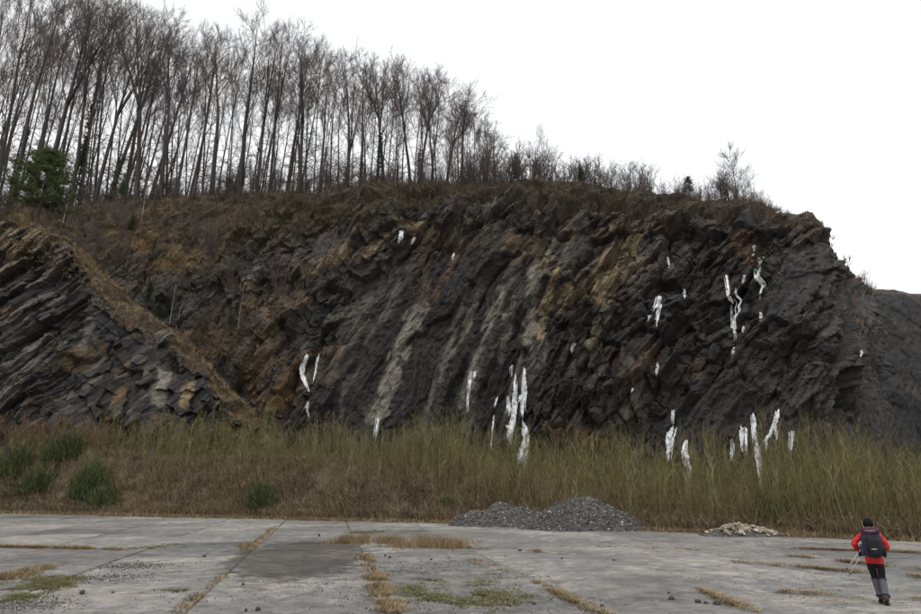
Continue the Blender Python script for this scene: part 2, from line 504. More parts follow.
def grid_mesh(name, P, C, mat, smooth_=False):
    """P (rows, cols, 3), C colours or None"""
    nr, nc = P.shape[:2]
    mb = MB()
    i = np.arange(nr - 1)[:, None] * nc; j = np.arange(nc - 1)[None]
    q = np.stack([i + j, i + j + 1, i + nc + j + 1, i + nc + j], -1).reshape(-1, 4)
    mb.add(P.reshape(-1, 3), None, q)
    me = mb.mesh(name, mat, smooth_)
    if C is not None:
        a = me.color_attributes.new('Col', 'FLOAT_COLOR', 'POINT')
        a.data.foreach_set('color', np.concatenate([C.reshape(-1, 3), np.ones((nr * nc, 1))], 1).astype(np.float32).ravel())
    return me

def grid_normals(P):
    du = np.gradient(P, axis=1); dv = np.gradient(P, axis=0)
    n = np.cross(du, dv)
    return n / (np.linalg.norm(n, axis=-1)[..., None] + 1e-9)

def tagged(o, *a, **k):
    return tag(o, *a, **k)

# ------------------------------------------------------------------ ground sheet and bank
EX = np.array([-200, -120, -42, 0, 16.8, 22, 30, 45, 80, 200], float)
EY = np.array([116, 87, 59.5, 44, 33.0, 29, 24, 17, 8, -10], float)
def edge_y(X):
    return np.interp(X, EX, EY)

def bank_h(X, Y):
    d = (Y - edge_y(X)) * 0.9
    # crest height falls from left to right
    hb = np.interp(X, [-60, -30, 0, 6, 16, 40], [6.4, 4.8, 4.0, 3.0, 1.6, 1.2])
    wob = fbm(X * 0.25, Y * 0.25, 3, 5)
    rise = smooth(0.2 + wob * 0.8, 7.5 + wob * 1.5, d)
    foot = smooth(-0.4, 0.6, d + wob * 0.8) * 0.22
    z = -0.12 + foot + rise * hb + fbm(X * 0.6, Y * 0.6, 4, 9) * 0.35 * smooth(0.5, 4, d)
    return z + 0.02 * np.maximum(d - 12, 0)

def ground_z(x, y):
    return float(bank_h(np.array([x]), np.array([y]))[0])

s = MB()
s.add([(-400, -200, -0.25), (400, -200, -0.25), (400, 600, -0.25), (-400, 600, -0.25)], None, [(0, 1, 2, 3)])
tag(s.build('ground', M['earth']), kind='structure')

bx = np.linspace(-120, 75, 320)
bd = np.concatenate([np.linspace(-1.2, 12, 90), np.linspace(12.5, 70, 60)])
BX, BD = np.meshgrid(bx, bd)
BY = edge_y(BX) + BD
bank = link('bank', grid_mesh('bank', np.stack([BX, BY, bank_h(BX, BY)], -1), None, M['earth'], True))
tag(bank, 'brown earth bank along the far edge of the concrete', kind='structure')

# ------------------------------------------------------------------ the quarry cliff
def tab(px, *cols):
    return lambda x: [np.interp(x, px, c) for c in cols]

def cliff_surface(px_cols, base_y, rim_py, rim_dy, crest_py, crest_dy, ncol, nrows, back, back_rise, w_round=21):
    """skeleton of the face: base, rim, crest and back line, resampled into a grid"""
    px = np.asarray(px_cols, float)
    def line(dy, py, z=None):
        out = []
        for i, p in enumerate(px):
            Y = base_y[i] + dy[i]
            if z is not None:
                out.append((xat(p, Y, z), Y, z))
            else:
                v = at(p, py[i], Y)
                out.append((v.x, Y, v.z))
        return np.array(out)
    B = line(np.zeros(len(px)), None, -0.2)
    Rm = line(np.array(rim_dy, float), rim_py)
    Cr = line(np.array(rim_dy, float) + np.array(crest_dy, float), crest_py)
    Bk = Cr + np.array([0, back, back_rise])
    # resample along the columns by length of the rim line in plan
    mid = (B + Rm) / 2
    L = np.concatenate([[0], np.cumsum(np.linalg.norm(np.diff(mid[:, :2], axis=0), axis=1))])
    s_ = np.linspace(0, L[-1], ncol)
    def rs(A):
        out = np.stack([np.interp(s_, L, A[:, k]) for k in range(3)], -1)
        w = 9                                   # soften the corners of the survey line
        ker = np.hanning(w + 2)[1:-1]; ker /= ker.sum()
        pad = np.concatenate([np.repeat(out[:1], w // 2, 0), out, np.repeat(out[-1:], w // 2, 0)])
        return np.stack([np.convolve(pad[:, k], ker, 'valid') for k in range(3)], -1)
    Bs, Rs, Cs, Ks = rs(B), rs(Rm), rs(Cr), rs(Bk)
    n1, n2, n3 = nrows
    t1 = np.linspace(0, 1, n1, endpoint=False)[:, None, None]
    t2 = np.linspace(0, 1, n2, endpoint=False)[:, None, None]
    t3 = (np.linspace(0, 1, n3) ** 1.6)[:, None, None]
    P = np.concatenate([Bs + (Rs - Bs) * t1, Rs + (Cs - Rs) * t2, Cs + (Ks - Cs) * t3])
    zone = np.concatenate([t1[:, 0, 0], 1 + t2[:, 0, 0], 2 + t3[:, 0, 0]])
    # round the rim and crest over a few rows
    w = w_round
    ker = np.hanning(w + 2)[1:-1]; ker /= ker.sum()
    pad = np.concatenate([np.repeat(P[:1], w // 2, 0), P, np.repeat(P[-1:], w // 2, 0)])
    P = sum(ker[k] * pad[k:k + P.shape[0]] for k in range(w))
    return P, s_, zone

def streaks(px, py, feats, C, rnd, cell=None):
    """beds and stains of a known colour: (polyline, half width, colour, strength)"""
    for pts, w, c, k in feats:
        pts = np.array(pts, float)
        best = np.full(px.shape, 1e9)
        for a, b in zip(pts[:-1], pts[1:]):
            d = b - a
            L2 = (d ** 2).sum() + 1e-6
            t = np.clip(((px - a[0]) * d[0] + (py - a[1]) * d[1]) / L2, 0, 1)
            best = np.minimum(best, np.hypot(px - a[0] - t * d[0], py - a[1] - t * d[1]))
        m = smooth(1.1, 0.6, best / w + rnd * 0.9) * k * (1 if cell is None else 0.3 + 0.7 * cell)
        C = C + (np.array(c) - C) * m[..., None]
    return C

TAN, PALE, RUST, GRASS = (0.31, 0.245, 0.145), (0.30, 0.28, 0.235), (0.17, 0.095, 0.05), (0.19, 0.128, 0.062)
SLATE, BLACK, GREY = (0.038, 0.038, 0.041), (0.013, 0.013, 0.014), (0.13, 0.122, 0.108)

cols_px = [-160, -60, 0, 60, 110, 160, 205, 250, 300, 350, 400, 450, 500, 550, 600, 650, 700, 750, 790, 812, 826, 836, 846, 858, 868, 874]
base_y = [92, 88, 85, 82.5, 80.5, 79, 78, 77, 76, 75.5, 74, 73, 71.5, 70, 68.5, 66.5, 64.5, 62.5, 61, 60.5, 61, 62.5, 65.5, 70, 77, 92]
crest_py = [205, 206, 206, 204, 200, 196, 193, 191, 189, 187, 185, 183, 180, 181, 185, 190, 196, 202, 208, 214, 232, 250, 266, 277, 288, 290]
rim_py = [285, 285, 285, 280, 272, 258, 246, 236, 226, 217, 212, 211, 212, 213, 213, 216, 222, 227, 226, 226, 240, 258, 274, 284, 294, 297]
rim_dy = [18, 18, 18, 18, 18, 17, 15, 12, 10, 9, 8.5, 8, 8, 8, 8, 8, 7.5, 7, 6, 5.5, 5, 5, 5, 5, 5, 5]
crest_dy = [16, 16, 16, 15, 14, 13, 12, 11, 10, 9, 9, 9, 9, 9, 9, 9, 8, 7, 6, 5, 3, 3, 3, 3, 3, 3]
P0, S0, zone = cliff_surface(cols_px, base_y, rim_py, rim_dy, crest_py, crest_dy, 980, (330, 70, 22), 60, 3.0)
nr, nc = P0.shape[:2]
N0 = grid_normals(P0)
if N0[100, 300, 1] > 0:
    N0 = -N0
U = np.broadcast_to(S0[None], (nr, nc))
V = np.cumsum(np.concatenate([np.zeros((1, nc)), np.linalg.norm(np.diff(P0, axis=0), axis=2)]), axis=0)
px0, py0 = proj(P0)
wu = fbm(U * 0.05, V * 0.05, 3, 21) * 3.0
wv = fbm(U * 0.05, V * 0.05, 3, 22) * 3.0
dipang = np.interp(px0, [0, 250, 450, 650, 760, 880], [40, 46, 62, 52, 60, 78])
dr = np.radians(dipang)
dr0 = R(57)
du_, dv_ = U + wu, V + wv
a = du_ * math.cos(dr0) + dv_ * math.sin(dr0)
b = -du_ * math.sin(dr0) + dv_ * math.cos(dr0)
face = smooth(2.0, 1.15, zone)[:, None] * np.ones_like(U)
leftveg = smooth(300, 190, px0 + 22 * fbm(U * 0.15, V * 0.15, 3, 49))
amp = face * (1 - 0.45 * leftveg) + 0.18 * (1 - face)
amp = amp * smooth(0, 0.04, zone)[:, None]
fA = facets(a / 13, b / 4.8, 31, 0.9, 1.1, 0.05)
fB = facets(a / 5.5, b / 2.3, 32, 0.9, 1.2, 0.06)
fC = facets(a / 2.3 + fbm(U * 0.4, V * 0.4, 2, 4) * 0.5, b / 0.95, 33, 0.9, 1.2, 0.10)
fD = facets(a / 0.9, b / 0.45, 34, 0.9, 1.2, 0.25)
smoothslab = smooth(0.1, 0.45, fbm(U * 0.06 + 3, V * 0.03, 3, 77))      # stretches of plain bedding plane
zx = np.sqrt(((px0 - 432) / 118) ** 2 + ((py0 - 345) / 120) ** 2) + 0.35 * fbm(U * 0.08, V * 0.08, 3, 47)
slabm = smooth(1.1, 0.65, zx)                      # the plain steep slabs in the middle of the face
for (sx_, sy_, rx_, ry_) in ((795, 285, 26, 48), (575, 246, 16, 26), (332, 240, 26, 22), (862, 295, 18, 26), (700, 420, 50, 40)):
    slabm = np.maximum(slabm, smooth(1.1, 0.6, np.sqrt(((px0 - sx_ - (py0 - sy_) * -0.5) / rx_) ** 2 + ((py0 - sy_) / ry_) ** 2)))
calm = (1 - 0.4 * smoothslab) * (1 - 0.72 * slabm)
d2 = R(67)
a2 = du_ * math.cos(d2) + dv_ * math.sin(d2); b2 = -du_ * math.sin(d2) + dv_ * math.cos(d2)
slabband = fbm(a2 * 0.035, b2 * 0.55, 4, 48)
dA = 2.6 * fA[5]
dB = 2.0 * fB[5] - 0.45 * (1 - smooth(0, 0.10, fB[4]))
dC = 1.0 * fC[5] - 0.25 * (1 - smooth(0, 0.14, fC[4])) * (fC[3] > 0.4)
fl = smooth(770, 830, px0)
dC = dC * (1 - 0.4 * fl)
dB = dB * (1 - 0.4 * fl)
dD = 0.40 * fD[5]
disp = amp * (dA * (1 - 0.55 * slabm) + 0.7 * slabm * slabband + calm * (dB + dC) + dD * (0.5 + 0.5 * calm))
disp = disp + amp * (fbm(U * 0.07, V * 0.05, 4, 41) * 2.2 + fbm(a * 0.12, b * 0.9, 4, 42) * 0.55)
disp = disp + (0.25 + 0.75 * face) * fbm(U * 1.5, V * 1.5, 3, 43) * 0.12
disp = disp + (1 - face) * fbm(U * 0.2, V * 0.2, 4, 44) * 0.8 * smooth(2.6, 2.0, zone)[:, None]
# long ribs running with the dip in the middle of the face
rib = np.abs(fbm(a * 0.03, b * 0.32, 3, 45))
disp = disp - amp * 0.9 * (1 - smooth(0, 0.18, rib)) * smooth(-0.1, 0.3, fbm(U * 0.08, V * 0.08, 3, 46))
P1 = P0 + N0 * disp[..., None]
N1 = grid_normals(P1)
if N1[100, 300, 1] > 0:
    N1 = -N1
px1, py1 = proj(P1)

# what each bed is made of
tone = 0.35 * fB[2] + 0.4 * fC[2] + 0.25 * fD[2]
C = np.array((0.030, 0.028, 0.026)) * np.ones((nr, nc, 1))
C = C + (np.array((0.085, 0.076, 0.062)) - C) * smooth(0.5, 0.8, tone)[..., None]
C = C + (np.array(GREY) - C) * (smooth(0.72, 0.92, fC[3]) * 0.6 * smooth(0.3, 0.7, tone))[..., None]
C = C + (np.array(BLACK) - C) * (smooth(0.25, 0.05, tone) * 0.7)[..., None]
bandn = fbm(a * 0.05, b * 0.45, 5, 51)
C = C + (np.array((0.12, 0.105, 0.08)) - C) * (smooth(0.15, 0.5, bandn) * 0.55)[..., None]
rn = fbm(U * 0.5, V * 0.35, 5, 52)
rl = fbm(U * 0.06, V * 0.06, 3, 53)
C = C + (np.array(RUST) - C) * (smooth(0.18, 0.5, rn + rl * 0.6) * 0.16)[..., None]
drip = fbm(U * 0.7, V * 0.05, 4, 54)                                     # seepage stains
C = C + (np.array((0.030, 0.028, 0.027)) - C) * (slabm * 0.7)[..., None]
C = C + (np.array((0.19, 0.178, 0.15)) - C) * (slabm * smooth(0.12, 0.5, slabband) * 0.6)[..., None]
C = C + (np.array((0.015, 0.0145, 0.014)) - C) * (slabm * smooth(-0.05, -0.4, slabband) * 0.7)[..., None]
C = C + (np.array(BLACK) - C) * (smooth(0.05, 0.4, drip) * 0.6)[..., None]
# the right half is darker slate
C = C + (np.array(SLATE) * 0.9 - C) * (smooth(610, 720, px1) * 0.45)[..., None]
feats = [
    ([(378, 408), (394, 362), (418, 312)], 9, PALE, 0.8), ([(372, 420), (388, 392)], 6, PALE, 0.6),
    ([(540, 335), (548, 292), (576, 232)], 5, TAN, 0.95), ([(528, 340), (534, 275), (562, 222)], 8, PALE, 0.55),
    ([(512, 240), (545, 262)], 12, TAN, 0.5), ([(310, 272), (342, 246)], 9, TAN, 0.85), ([(355, 262), (400, 226)], 4, TAN, 0.7),
    ([(356, 230), (372, 215)], 5, TAN, 0.8), ([(400, 222), (425, 228)], 8, TAN, 0.75), ([(458, 238), (468, 222)], 8, PALE, 0.6),
    ([(422, 300), (424, 240)], 5, (0.15, 0.09, 0.055), 0.5), ([(436, 296), (456, 252)], 4, (0.15, 0.09, 0.055), 0.55),
    ([(455, 352), (482, 292)], 4, PALE, 0.5), ([(463, 405), (478, 350), (500, 292)], 6, PALE, 0.5), ([(440, 380), (455, 330)], 4, PALE, 0.4),
    ([(500, 360), (512, 300)], 5, PALE, 0.45), ([(595, 290), (628, 262)], 14, TAN, 0.75), ([(600, 262), (650, 226)], 8, TAN, 0.6),
    ([(545, 310), (568, 290)], 10, TAN, 0.5), ([(598, 232), (640, 222)], 7, TAN, 0.5), ([(528, 380), (540, 345)], 8, PALE, 0.4),
    ([(560, 434), (600, 440)], 9, RUST, 0.6), ([(738, 240), (752, 256)], 9, RUST, 0.65), ([(625, 385), (650, 350)], 9, RUST, 0.4),
    ([(690, 380), (700, 360)], 5, RUST, 0.45), ([(860, 320), (856, 300)], 5, RUST, 0.5), ([(600, 330), (575, 345)], 8, TAN, 0.3),
    ([(782, 320), (800, 262)], 8, (0.07, 0.07, 0.075), 0.85), ([(565, 262), (585, 228)], 9, (0.05, 0.047, 0.043), 0.9),
    ([(312, 262), (350, 222)], 8, (0.055, 0.052, 0.055), 0.85), ([(862, 282), (872, 300)], 9, (0.075, 0.077, 0.085), 0.85),
    ([(250, 290), (265, 330), (262, 380)], 16, GRASS, 0.45), ([(290, 375), (330, 360)], 16, GRASS, 0.35), ([(300, 300), (270, 320)], 10, GRASS, 0.45),
    ([(265, 400), (290, 400)], 12, (0.22, 0.13, 0.05), 0.6), ([(150, 222), (192, 232)], 10, PALE, 0.6), ([(205, 238), (228, 222)], 5, PALE, 0.7),
]
C = streaks(px1, py1, feats, C, fbm(U * 0.6, V * 0.6, 4, 61) + 0.8 * fbm(a * 0.2, b * 1.6, 3, 62), smooth(0.15, 0.5, 0.6 * fC[2] + 0.4 * fD[3]))
# soil and old grass where the face lies back
flat = smooth(0.40, 0.66, N1[..., 2] + 0.25 * fbm(U * 0.3, V * 0.3, 4, 63))
vegn = fbm(U * 0.12, V * 0.12, 4, 64)
soil = np.array((0.065, 0.048, 0.03)) + (np.array(GRASS) - np.array((0.065, 0.048, 0.03))) * (smooth(0.0, 0.4, vegn) * smooth(270, 150, px1))[..., None]
C = C + (soil - C) * (flat * (0.35 + 0.65 * (1 - face)))[..., None]
topveg = np.clip((zone[:, None] - 0.9) / 0.25 + fbm(U * 0.15, V * 0.3, 4, 65) * 1.2, 0, 1)
slopeveg = leftveg * smooth(-0.15, 0.25, vegn + 0.5 * fbm(U * 0.5, V * 0.5, 3, 66) + 0.25 * (N1[..., 2] - 0.4))
C = C + (soil - C) * np.maximum(topveg, slopeveg)[..., None]
cliff = link('cliff', grid_mesh('cliff', P1, np.clip(C, 0.008, 0.6), M['cliff']))
tag(cliff, 'tall dark quarry cliff of steeply dipping rock beds', kind='structure')

# the outcrop standing out at the left, thin beds dipping to the left
oc_px = [-160, -60, 0, 40, 64, 84, 100, 130, 165, 182, 215, 245, 275]
oc_top = [222, 225, 229, 236, 246, 270, 288, 313, 335, 350, 386, 416, 450]
oc_base = [80, 74, 71.5, 70.5, 70, 70, 70, 70, 70, 70, 70.5, 71.5, 74]
Q0, SQ, zq = cliff_surface(oc_px, oc_base, oc_top, [6, 6, 6, 6, 6, 6, 5.5, 5, 4.5, 4, 3, 2, 1], [p - 2 for p in oc_top], [2.5] * 13, 530, (290, 28, 14), 20, -1.5)
NQ = grid_normals(Q0)
if NQ[100, 100, 1] > 0:
    NQ = -NQ
qr, qc = Q0.shape[:2]
UQ = np.broadcast_to(SQ[None], (qr, qc))
VQ = np.cumsum(np.concatenate([np.zeros((1, qc)), np.linalg.norm(np.diff(Q0, axis=0), axis=2)]), axis=0)
da = R(36)
wq = fbm(UQ * 0.12, VQ * 0.12, 3, 71) * 0.9
aq = UQ * math.cos(da) + (VQ + wq) * math.sin(da)
bq = -UQ * math.sin(da) + (VQ + wq) * math.cos(da)
qx0, qy0 = proj(Q0)
thin = smooth(120, 70, qx0 + 0.35 * (qy0 - 280))           # thin beds on the left, massive blocks to the right
g1 = facets(aq / 9, bq / 0.95, 72, 0.75)
g2 = facets(aq / 3.0, bq / 0.42, 73, 0.8)
g3 = facets(aq / 6.0, bq / 4.2, 74)
g4 = facets(aq / 1.8, bq / 1.3, 75)
ampq = smooth(2.3, 1.2, zq)[:, None] * smooth(0, 0.05, zq)[:, None] * np.ones_like(UQ)
dq = ampq * (thin * (1.7 * g1[0] + 0.5 * g1[1] + 0.8 * g2[0] + 0.2 * g2[1]) + (1 - 0.7 * thin) * (blur(2.4 * g3[0] + 2.2 * g3[1], 1) + 1.0 * g4[0] + 0.9 * g4[1]))
dq = dq + ampq * (fbm(UQ * 0.1, VQ * 0.1, 4, 76) * 1.6 + fbm(aq * 0.3, bq * 2.0, 3, 78) * 0.22) + fbm(UQ * 1.6, VQ * 1.6, 3, 77) * 0.1
dq = dq + smooth(1.0, 1.5, zq)[:, None] * (fbm(UQ * 0.35, VQ * 0.35, 4, 84) * 1.3)
Q1 = Q0 + NQ * dq[..., None]
NQ1 = grid_normals(Q1)
if NQ1[100, 100, 1] > 0:
    NQ1 = -NQ1
qx, qy = proj(Q1)
tq = 0.6 * g1[2] + 0.4 * g2[2]
CQ = np.array((0.042, 0.041, 0.040)) * np.ones((qr, qc, 1))
CQ = CQ + (np.array((0.17, 0.16, 0.14)) - CQ) * (smooth(0.5, 0.85, tq) * 0.8)[..., None]
CQ = CQ + (np.array((0.014, 0.014, 0.015)) - CQ) * (smooth(0.42, 0.2, tq) * 0.8 * thin)[..., None]
tanm = smooth(310, 250, qy + 0.5 * qx) * smooth(0.1, 0.6, g1[3] * 0.6 + g2[3] * 0.5)
CQ = CQ + (np.array((0.24, 0.195, 0.12)) - CQ) * (tanm * 0.85 * smooth(0.3, 0.5, tq))[..., None]
CQ = CQ + (np.array((0.022, 0.022, 0.025)) - CQ) * (smooth(0.4, 0.15, g4[2]) * (1 - thin) * 0.6)[..., None]
CQ = CQ + (np.array(RUST) * 0.9 - CQ) * (smooth(0.25, 0.55, fbm(UQ * 0.4, VQ * 0.4, 4, 79)) * 0.5)[..., None]
CQ = streaks(qx, qy, [([(80, 350), (98, 300)], 6, PALE, 0.5), ([(155, 400), (165, 372)], 8, PALE, 0.7), ([(182, 405), (190, 385)], 6, TAN, 0.7), ([(105, 420), (122, 388)], 5, (0.2, 0.13, 0.06), 0.7),
                      ([(100, 300), (122, 350)], 14, (0.035, 0.036, 0.042), 0.7), ([(0, 395), (45, 360)], 4, PALE, 0.5), ([(68, 365), (92, 350)], 12, GRASS, 0.45)], CQ, fbm(UQ * 0.7, VQ * 0.7, 4, 80))
fq = np.maximum(smooth(0.6, 0.85, NQ1[..., 2] + 0.2 * fbm(UQ * 0.4, VQ * 0.4, 3, 81)) * 0.35, smooth(1.1, 1.6, zq + 0 * zq)[:, None] * np.ones_like(UQ))
qsoil = np.array((0.075, 0.052, 0.032)) + (np.array((0.21, 0.145, 0.07)) - np.array((0.075, 0.052, 0.032))) * smooth(-0.15, 0.3, fbm(UQ * 0.35, VQ * 0.35, 4, 83))[..., None]
CQ = CQ + (qsoil - CQ) * fq[..., None]
outcrop = link('outcrop', grid_mesh('outcrop', Q1, np.clip(CQ, 0.01, 0.6), M['outcrop']))
tag(outcrop, 'grey rock outcrop of thin dipping beds at the foot of the slope', kind='structure')

# the far wall of the quarry beyond the right-hand corner
fw_px = [845, 862, 880, 900, 921, 960, 1040]
F0, SF, zf = cliff_surface(fw_px, [128, 126, 124, 122, 119, 114, 106], [296, 295, 294, 294, 296, 296, 296], [9] * 7, [291, 290, 289, 290, 292, 291, 290], [4] * 7, 200, (130, 14, 10), 40, 2)
NF = grid_normals(F0)
if NF[80, 100, 1] > 0:
    NF = -NF
fr, fc = F0.shape[:2]
UF = np.broadcast_to(SF[None], (fr, fc))
VF = np.cumsum(np.concatenate([np.zeros((1, fc)), np.linalg.norm(np.diff(F0, axis=0), axis=2)]), axis=0)
af = UF * math.cos(R(-50)) + VF * math.sin(R(-50)); bf = -UF * math.sin(R(-50)) + VF * math.cos(R(-50))
h1 = facets(af / 12, bf / 6, 91); h2 = facets(af / 4, bf / 2, 92)
df = (1.6 * h1[5] + 0.6 * h2[5] + fbm(UF * 0.8, VF * 0.8, 4, 93) * 0.25) * smooth(2.2, 1.2, zf)[:, None]
F1 = F0 + NF * df[..., None]
CF = np.array((0.030, 0.030, 0.031)) * np.ones((fr, fc, 1)) * (0.75 + 0.5 * h1[2] * 0.6 + 0.2 * h2[2])[..., None]
CF = CF + (np.array((0.07, 0.063, 0.054)) - CF) * (smooth(0.2, 0.5, fbm(af * 0.1, bf * 0.6, 4, 94)) * 0.6)[..., None]
CF = CF + (np.array((0.075, 0.06, 0.045)) - CF) * smooth(0.9, 1.3, zf)[:, None, None]
far_wall = link('far_cliff', grid_mesh('far_cliff', F1, CF, M['cliff']))
tag(far_wall, 'smooth dark far wall of the quarry beyond the corner', kind='structure')

bpy.context.view_layer.update()
dg = bpy.context.evaluated_depsgraph_get()
CAMV = Vector((0, 0, CAMH))
def on_rock(px, py, objs=None):
    d = (at(px, py, 50.0) - CAMV).normalized()
    best = None
    for o in (objs or (cliff, outcrop, far_wall)):
        ok, p, n, i = o.ray_cast(CAMV, d)
        if ok and (best is None or (p - CAMV).length < (best - CAMV).length):
            best = p
    return best
def drop(x, y, objs=None):
    best = None
    for o in (objs or (cliff, outcrop, far_wall, bank)):
        ok, p, n, i = o.ray_cast(Vector((x, y, 200)), Vector((0, 0, -1)))
        if ok and (best is None or p.z > best.z):
            best = p
    return best

# ------------------------------------------------------------------ concrete yard in slabs
YAW = R(12.0)
ca, sa = math.cos(YAW), math.sin(YAW)
ax_r, ax_f = Vector((ca, sa, 0)), Vector((-sa, ca, 0))      # across and along the slabs
SW, SL = 4.25, 6.1
org = floor_at(240, 562)
pave = bpy.data.objects.new('pavement', None)
col.objects.link(pave)
tag(pave, 'cracked grey concrete yard of large slabs', kind='structure')
rg = np.random.default_rng(7)
slab_me = []
for k in range(6):
    out = []
    for (x0, y0, x1, y1, n) in ((-.5, -.5, .5, -.5, 14), (.5, -.5, .5, .5, 20), (.5, .5, -.5, .5, 14), (-.5, .5, -.5, -.5, 20)):
        for i in range(n):
            t = i / n
            jx, jy = rg.normal(0, 0.012, 2)
            if rg.random() < 0.05:
                jx *= 4; jy *= 4
            x, y = (x0 + (x1 - x0) * t) * (SW - 0.022), (y0 + (y1 - y0) * t) * (SL - 0.015)
            out.append((x - abs(jx) * np.sign(x), y - abs(jy) * np.sign(y)))
    n = len(out)
    v = [(x, y, -0.30) for x, y in out] + [(x, y, -0.02) for x, y in out] + [(x * 0.988, y * 0.992, 0.0) for x, y in out]
    me = bpy.data.meshes.new('slab')
    me.from_pydata(v, [], [(i, (i + 1) % n, n + (i + 1) % n, n + i) for i in range(n)] + [(n + i, n + (i + 1) % n, 2 * n + (i + 1) % n, 2 * n + i) for i in range(n)] + [list(range(2 * n, 3 * n))])
    me.materials.append(M['concrete'])
    slab_me.append(me)
slab_xy = []
s = MB()
s.add([(-90, -20, -0.06), (90, -20, -0.06), (90, 70, -0.06), (-90, 70, -0.06)], None, [(0, 1, 2, 3)])
tag(s.build('joint_dirt', M['earth']), kind='structure')
for i in range(-14, 14):
    for j in range(-6, 12):
        c = org + ax_r * ((i + 0.5) * SW) + ax_f * ((j + 0.5) * SL + (0.35 if i % 2 else 0) * SL)
        if c.y < 2 or c.y - 4 > float(edge_y(c.x)):
            continue
        qx_, qy_ = proj(np.array([[c.x, c.y, 0]]))
        if c.y > 6 and (qx_[0] < -330 or qx_[0] > 1250):
            continue
        o = link('slab', slab_me[(i * 5 + j * 3) % 6], pave, (c.x, c.y, rg.normal(0, 0.008)), YAW)
        o.rotation_euler.x, o.rotation_euler.y = rg.normal(0, 0.0016), rg.normal(0, 0.0022)
        slab_xy.append((i, j, c))

# ------------------------------------------------------------------ tufts, blades and stones as templates
def blade_tuft(rng, n, h, spread, w, lean=0.5):
    mb = MB()
    a = rng.uniform(0, 2 * math.pi, n)
    r = rng.uniform(0, spread, n)
    bx_, by_ = np.cos(a) * r, np.sin(a) * r
    L = h * rng.uniform(0.5, 1.0, n)
    ln = lean * rng.uniform(0.1, 1, n) * L
    a2 = a + rng.normal(0, 0.7, n)
    base = np.stack([bx_, by_, np.full(n, -0.04)], -1)
    tip = base + np.stack([np.cos(a2) * ln, np.sin(a2) * ln, L], -1)
    side = np.stack([-np.sin(a2 + 0.6), np.cos(a2 + 0.6), np.zeros(n)], -1) * w * 1.35
    v = np.stack([base - side, base + side, tip], 1).reshape(-1, 3)
    mb.add(v, np.arange(len(v)).reshape(-1, 3))
    return mb

def twig_tuft(rng, n, h, spread, r):
    mb = MB()
    a = rng.uniform(0, 2 * math.pi, n)
    rr = rng.uniform(0, spread * 0.5, n)
    base = np.stack([np.cos(a) * rr, np.sin(a) * rr, np.full(n, -0.05)], -1)
    L = h * rng.uniform(0.45, 1.0, n)
    sp = rng.uniform(0.1, 0.75, n) * L
    tip = base + np.stack([np.cos(a) * sp, np.sin(a) * sp, L], -1)
    mb.slivers(base, tip, r, rng)
    k = rng.integers(0, n, n * 2)
    t = rng.uniform(0.3, 0.85, n * 2)[:, None]
    b2 = base[k] * (1 - t) + tip[k] * t
    d = rng.normal(0, 0.22, (n * 2, 3)) * h + np.array([0, 0, 0.2 * h])
    mb.slivers(b2, b2 + d, r * 0.65, rng)
    return mb

def stone_mesh(rng, name, mat):
    ph = (1 + 5 ** 0.5) / 2
    v = np.array([(-1, ph, 0), (1, ph, 0), (-1, -ph, 0), (1, -ph, 0), (0, -1, ph), (0, 1, ph), (0, -1, -ph), (0, 1, -ph), (ph, 0, -1), (ph, 0, 1), (-ph, 0, -1), (-ph, 0, 1)])
    v = v / np.linalg.norm(v[0])
    t = [(0, 11, 5), (0, 5, 1), (0, 1, 7), (0, 7, 10), (0, 10, 11), (1, 5, 9), (5, 11, 4), (11, 10, 2), (10, 7, 6), (7, 1, 8), (3, 9, 4), (3, 4, 2), (3, 2, 6), (3, 6, 8), (3, 8, 9), (4, 9, 5), (2, 4, 11), (6, 2, 10), (8, 6, 7), (9, 8, 1)]
    v = v * rng.uniform(0.6, 1.15, (12, 1)) * np.array([1.0, rng.uniform(0.65, 0.95), rng.uniform(0.5, 0.8)])
    mb = MB(); mb.add(v, t)
    return mb if mat is None else mb.mesh(name, mat)

rng = np.random.default_rng(11)

def stuff(name, mb, mat, label, cat):
    o = mb.build(name, mat)
    return tag(o, label, cat, kind='stuff')

# brush, moss and dead grass on the rock: sampled where the soil is
def sample(P, w, n, rng):
    w = w.ravel() / w.sum()
    k = rng.choice(len(w), n, p=w)
    return P.reshape(-1, 3)[k] + rng.normal(0, 0.08, (n, 3))

inframe = ((px1 > -80) & (px1 < 960)).astype(float) * (zone[:, None] < 2.15)
area = np.linalg.norm(np.cross(np.gradient(P1, axis=1), np.gradient(P1, axis=0)), axis=-1) * inframe
mb = MB()
tw = [twig_tuft(rng, 12, 1.0, 0.8, 0.02) for _ in range(5)]
band = smooth(1.0, 1.25, zone[:, None] + 0.22 * fbm(U * 0.2, V * 0.2, 3, 100))
for k in range(5):
    p = sample(P1, area * band * (1 - 0.85 * smooth(760, 800, px1)), 1150, rng)
    mb.scatter(tw[k], p, rng.uniform(0.7, 1.6, len(p)), rng)
for k in range(5):
    p = sample(P1, area * slopeveg * smooth(1.2, 0.9, zone)[:, None] * (vegn < 0.15), 500, rng)
    mb.scatter(tw[k], p, rng.uniform(0.5, 1.2, len(p)), rng)
qa0 = np.linalg.norm(np.cross(np.gradient(Q1, axis=1), np.gradient(Q1, axis=0)), axis=-1) * ((qx > -60) & (zq[:, None] < 2.5))
for k in range(5):
    p = sample(Q1, qa0 * smooth(0.9, 1.2, zq[:, None]) * smooth(-0.1, 0.3, fbm(UQ * 0.2, VQ * 0.2, 3, 85)), 160, rng)
    mb.scatter(tw[k], p, rng.uniform(0.4, 1.1, len(p)), rng)
stuff('brush', mb, M['brush'], 'low brown brush and brambles along the cliff top', 'brush')
mb = MB()
ol = [blade_tuft(rng, 16, 0.5, 0.5, 0.03, 1.2) for _ in range(3)]
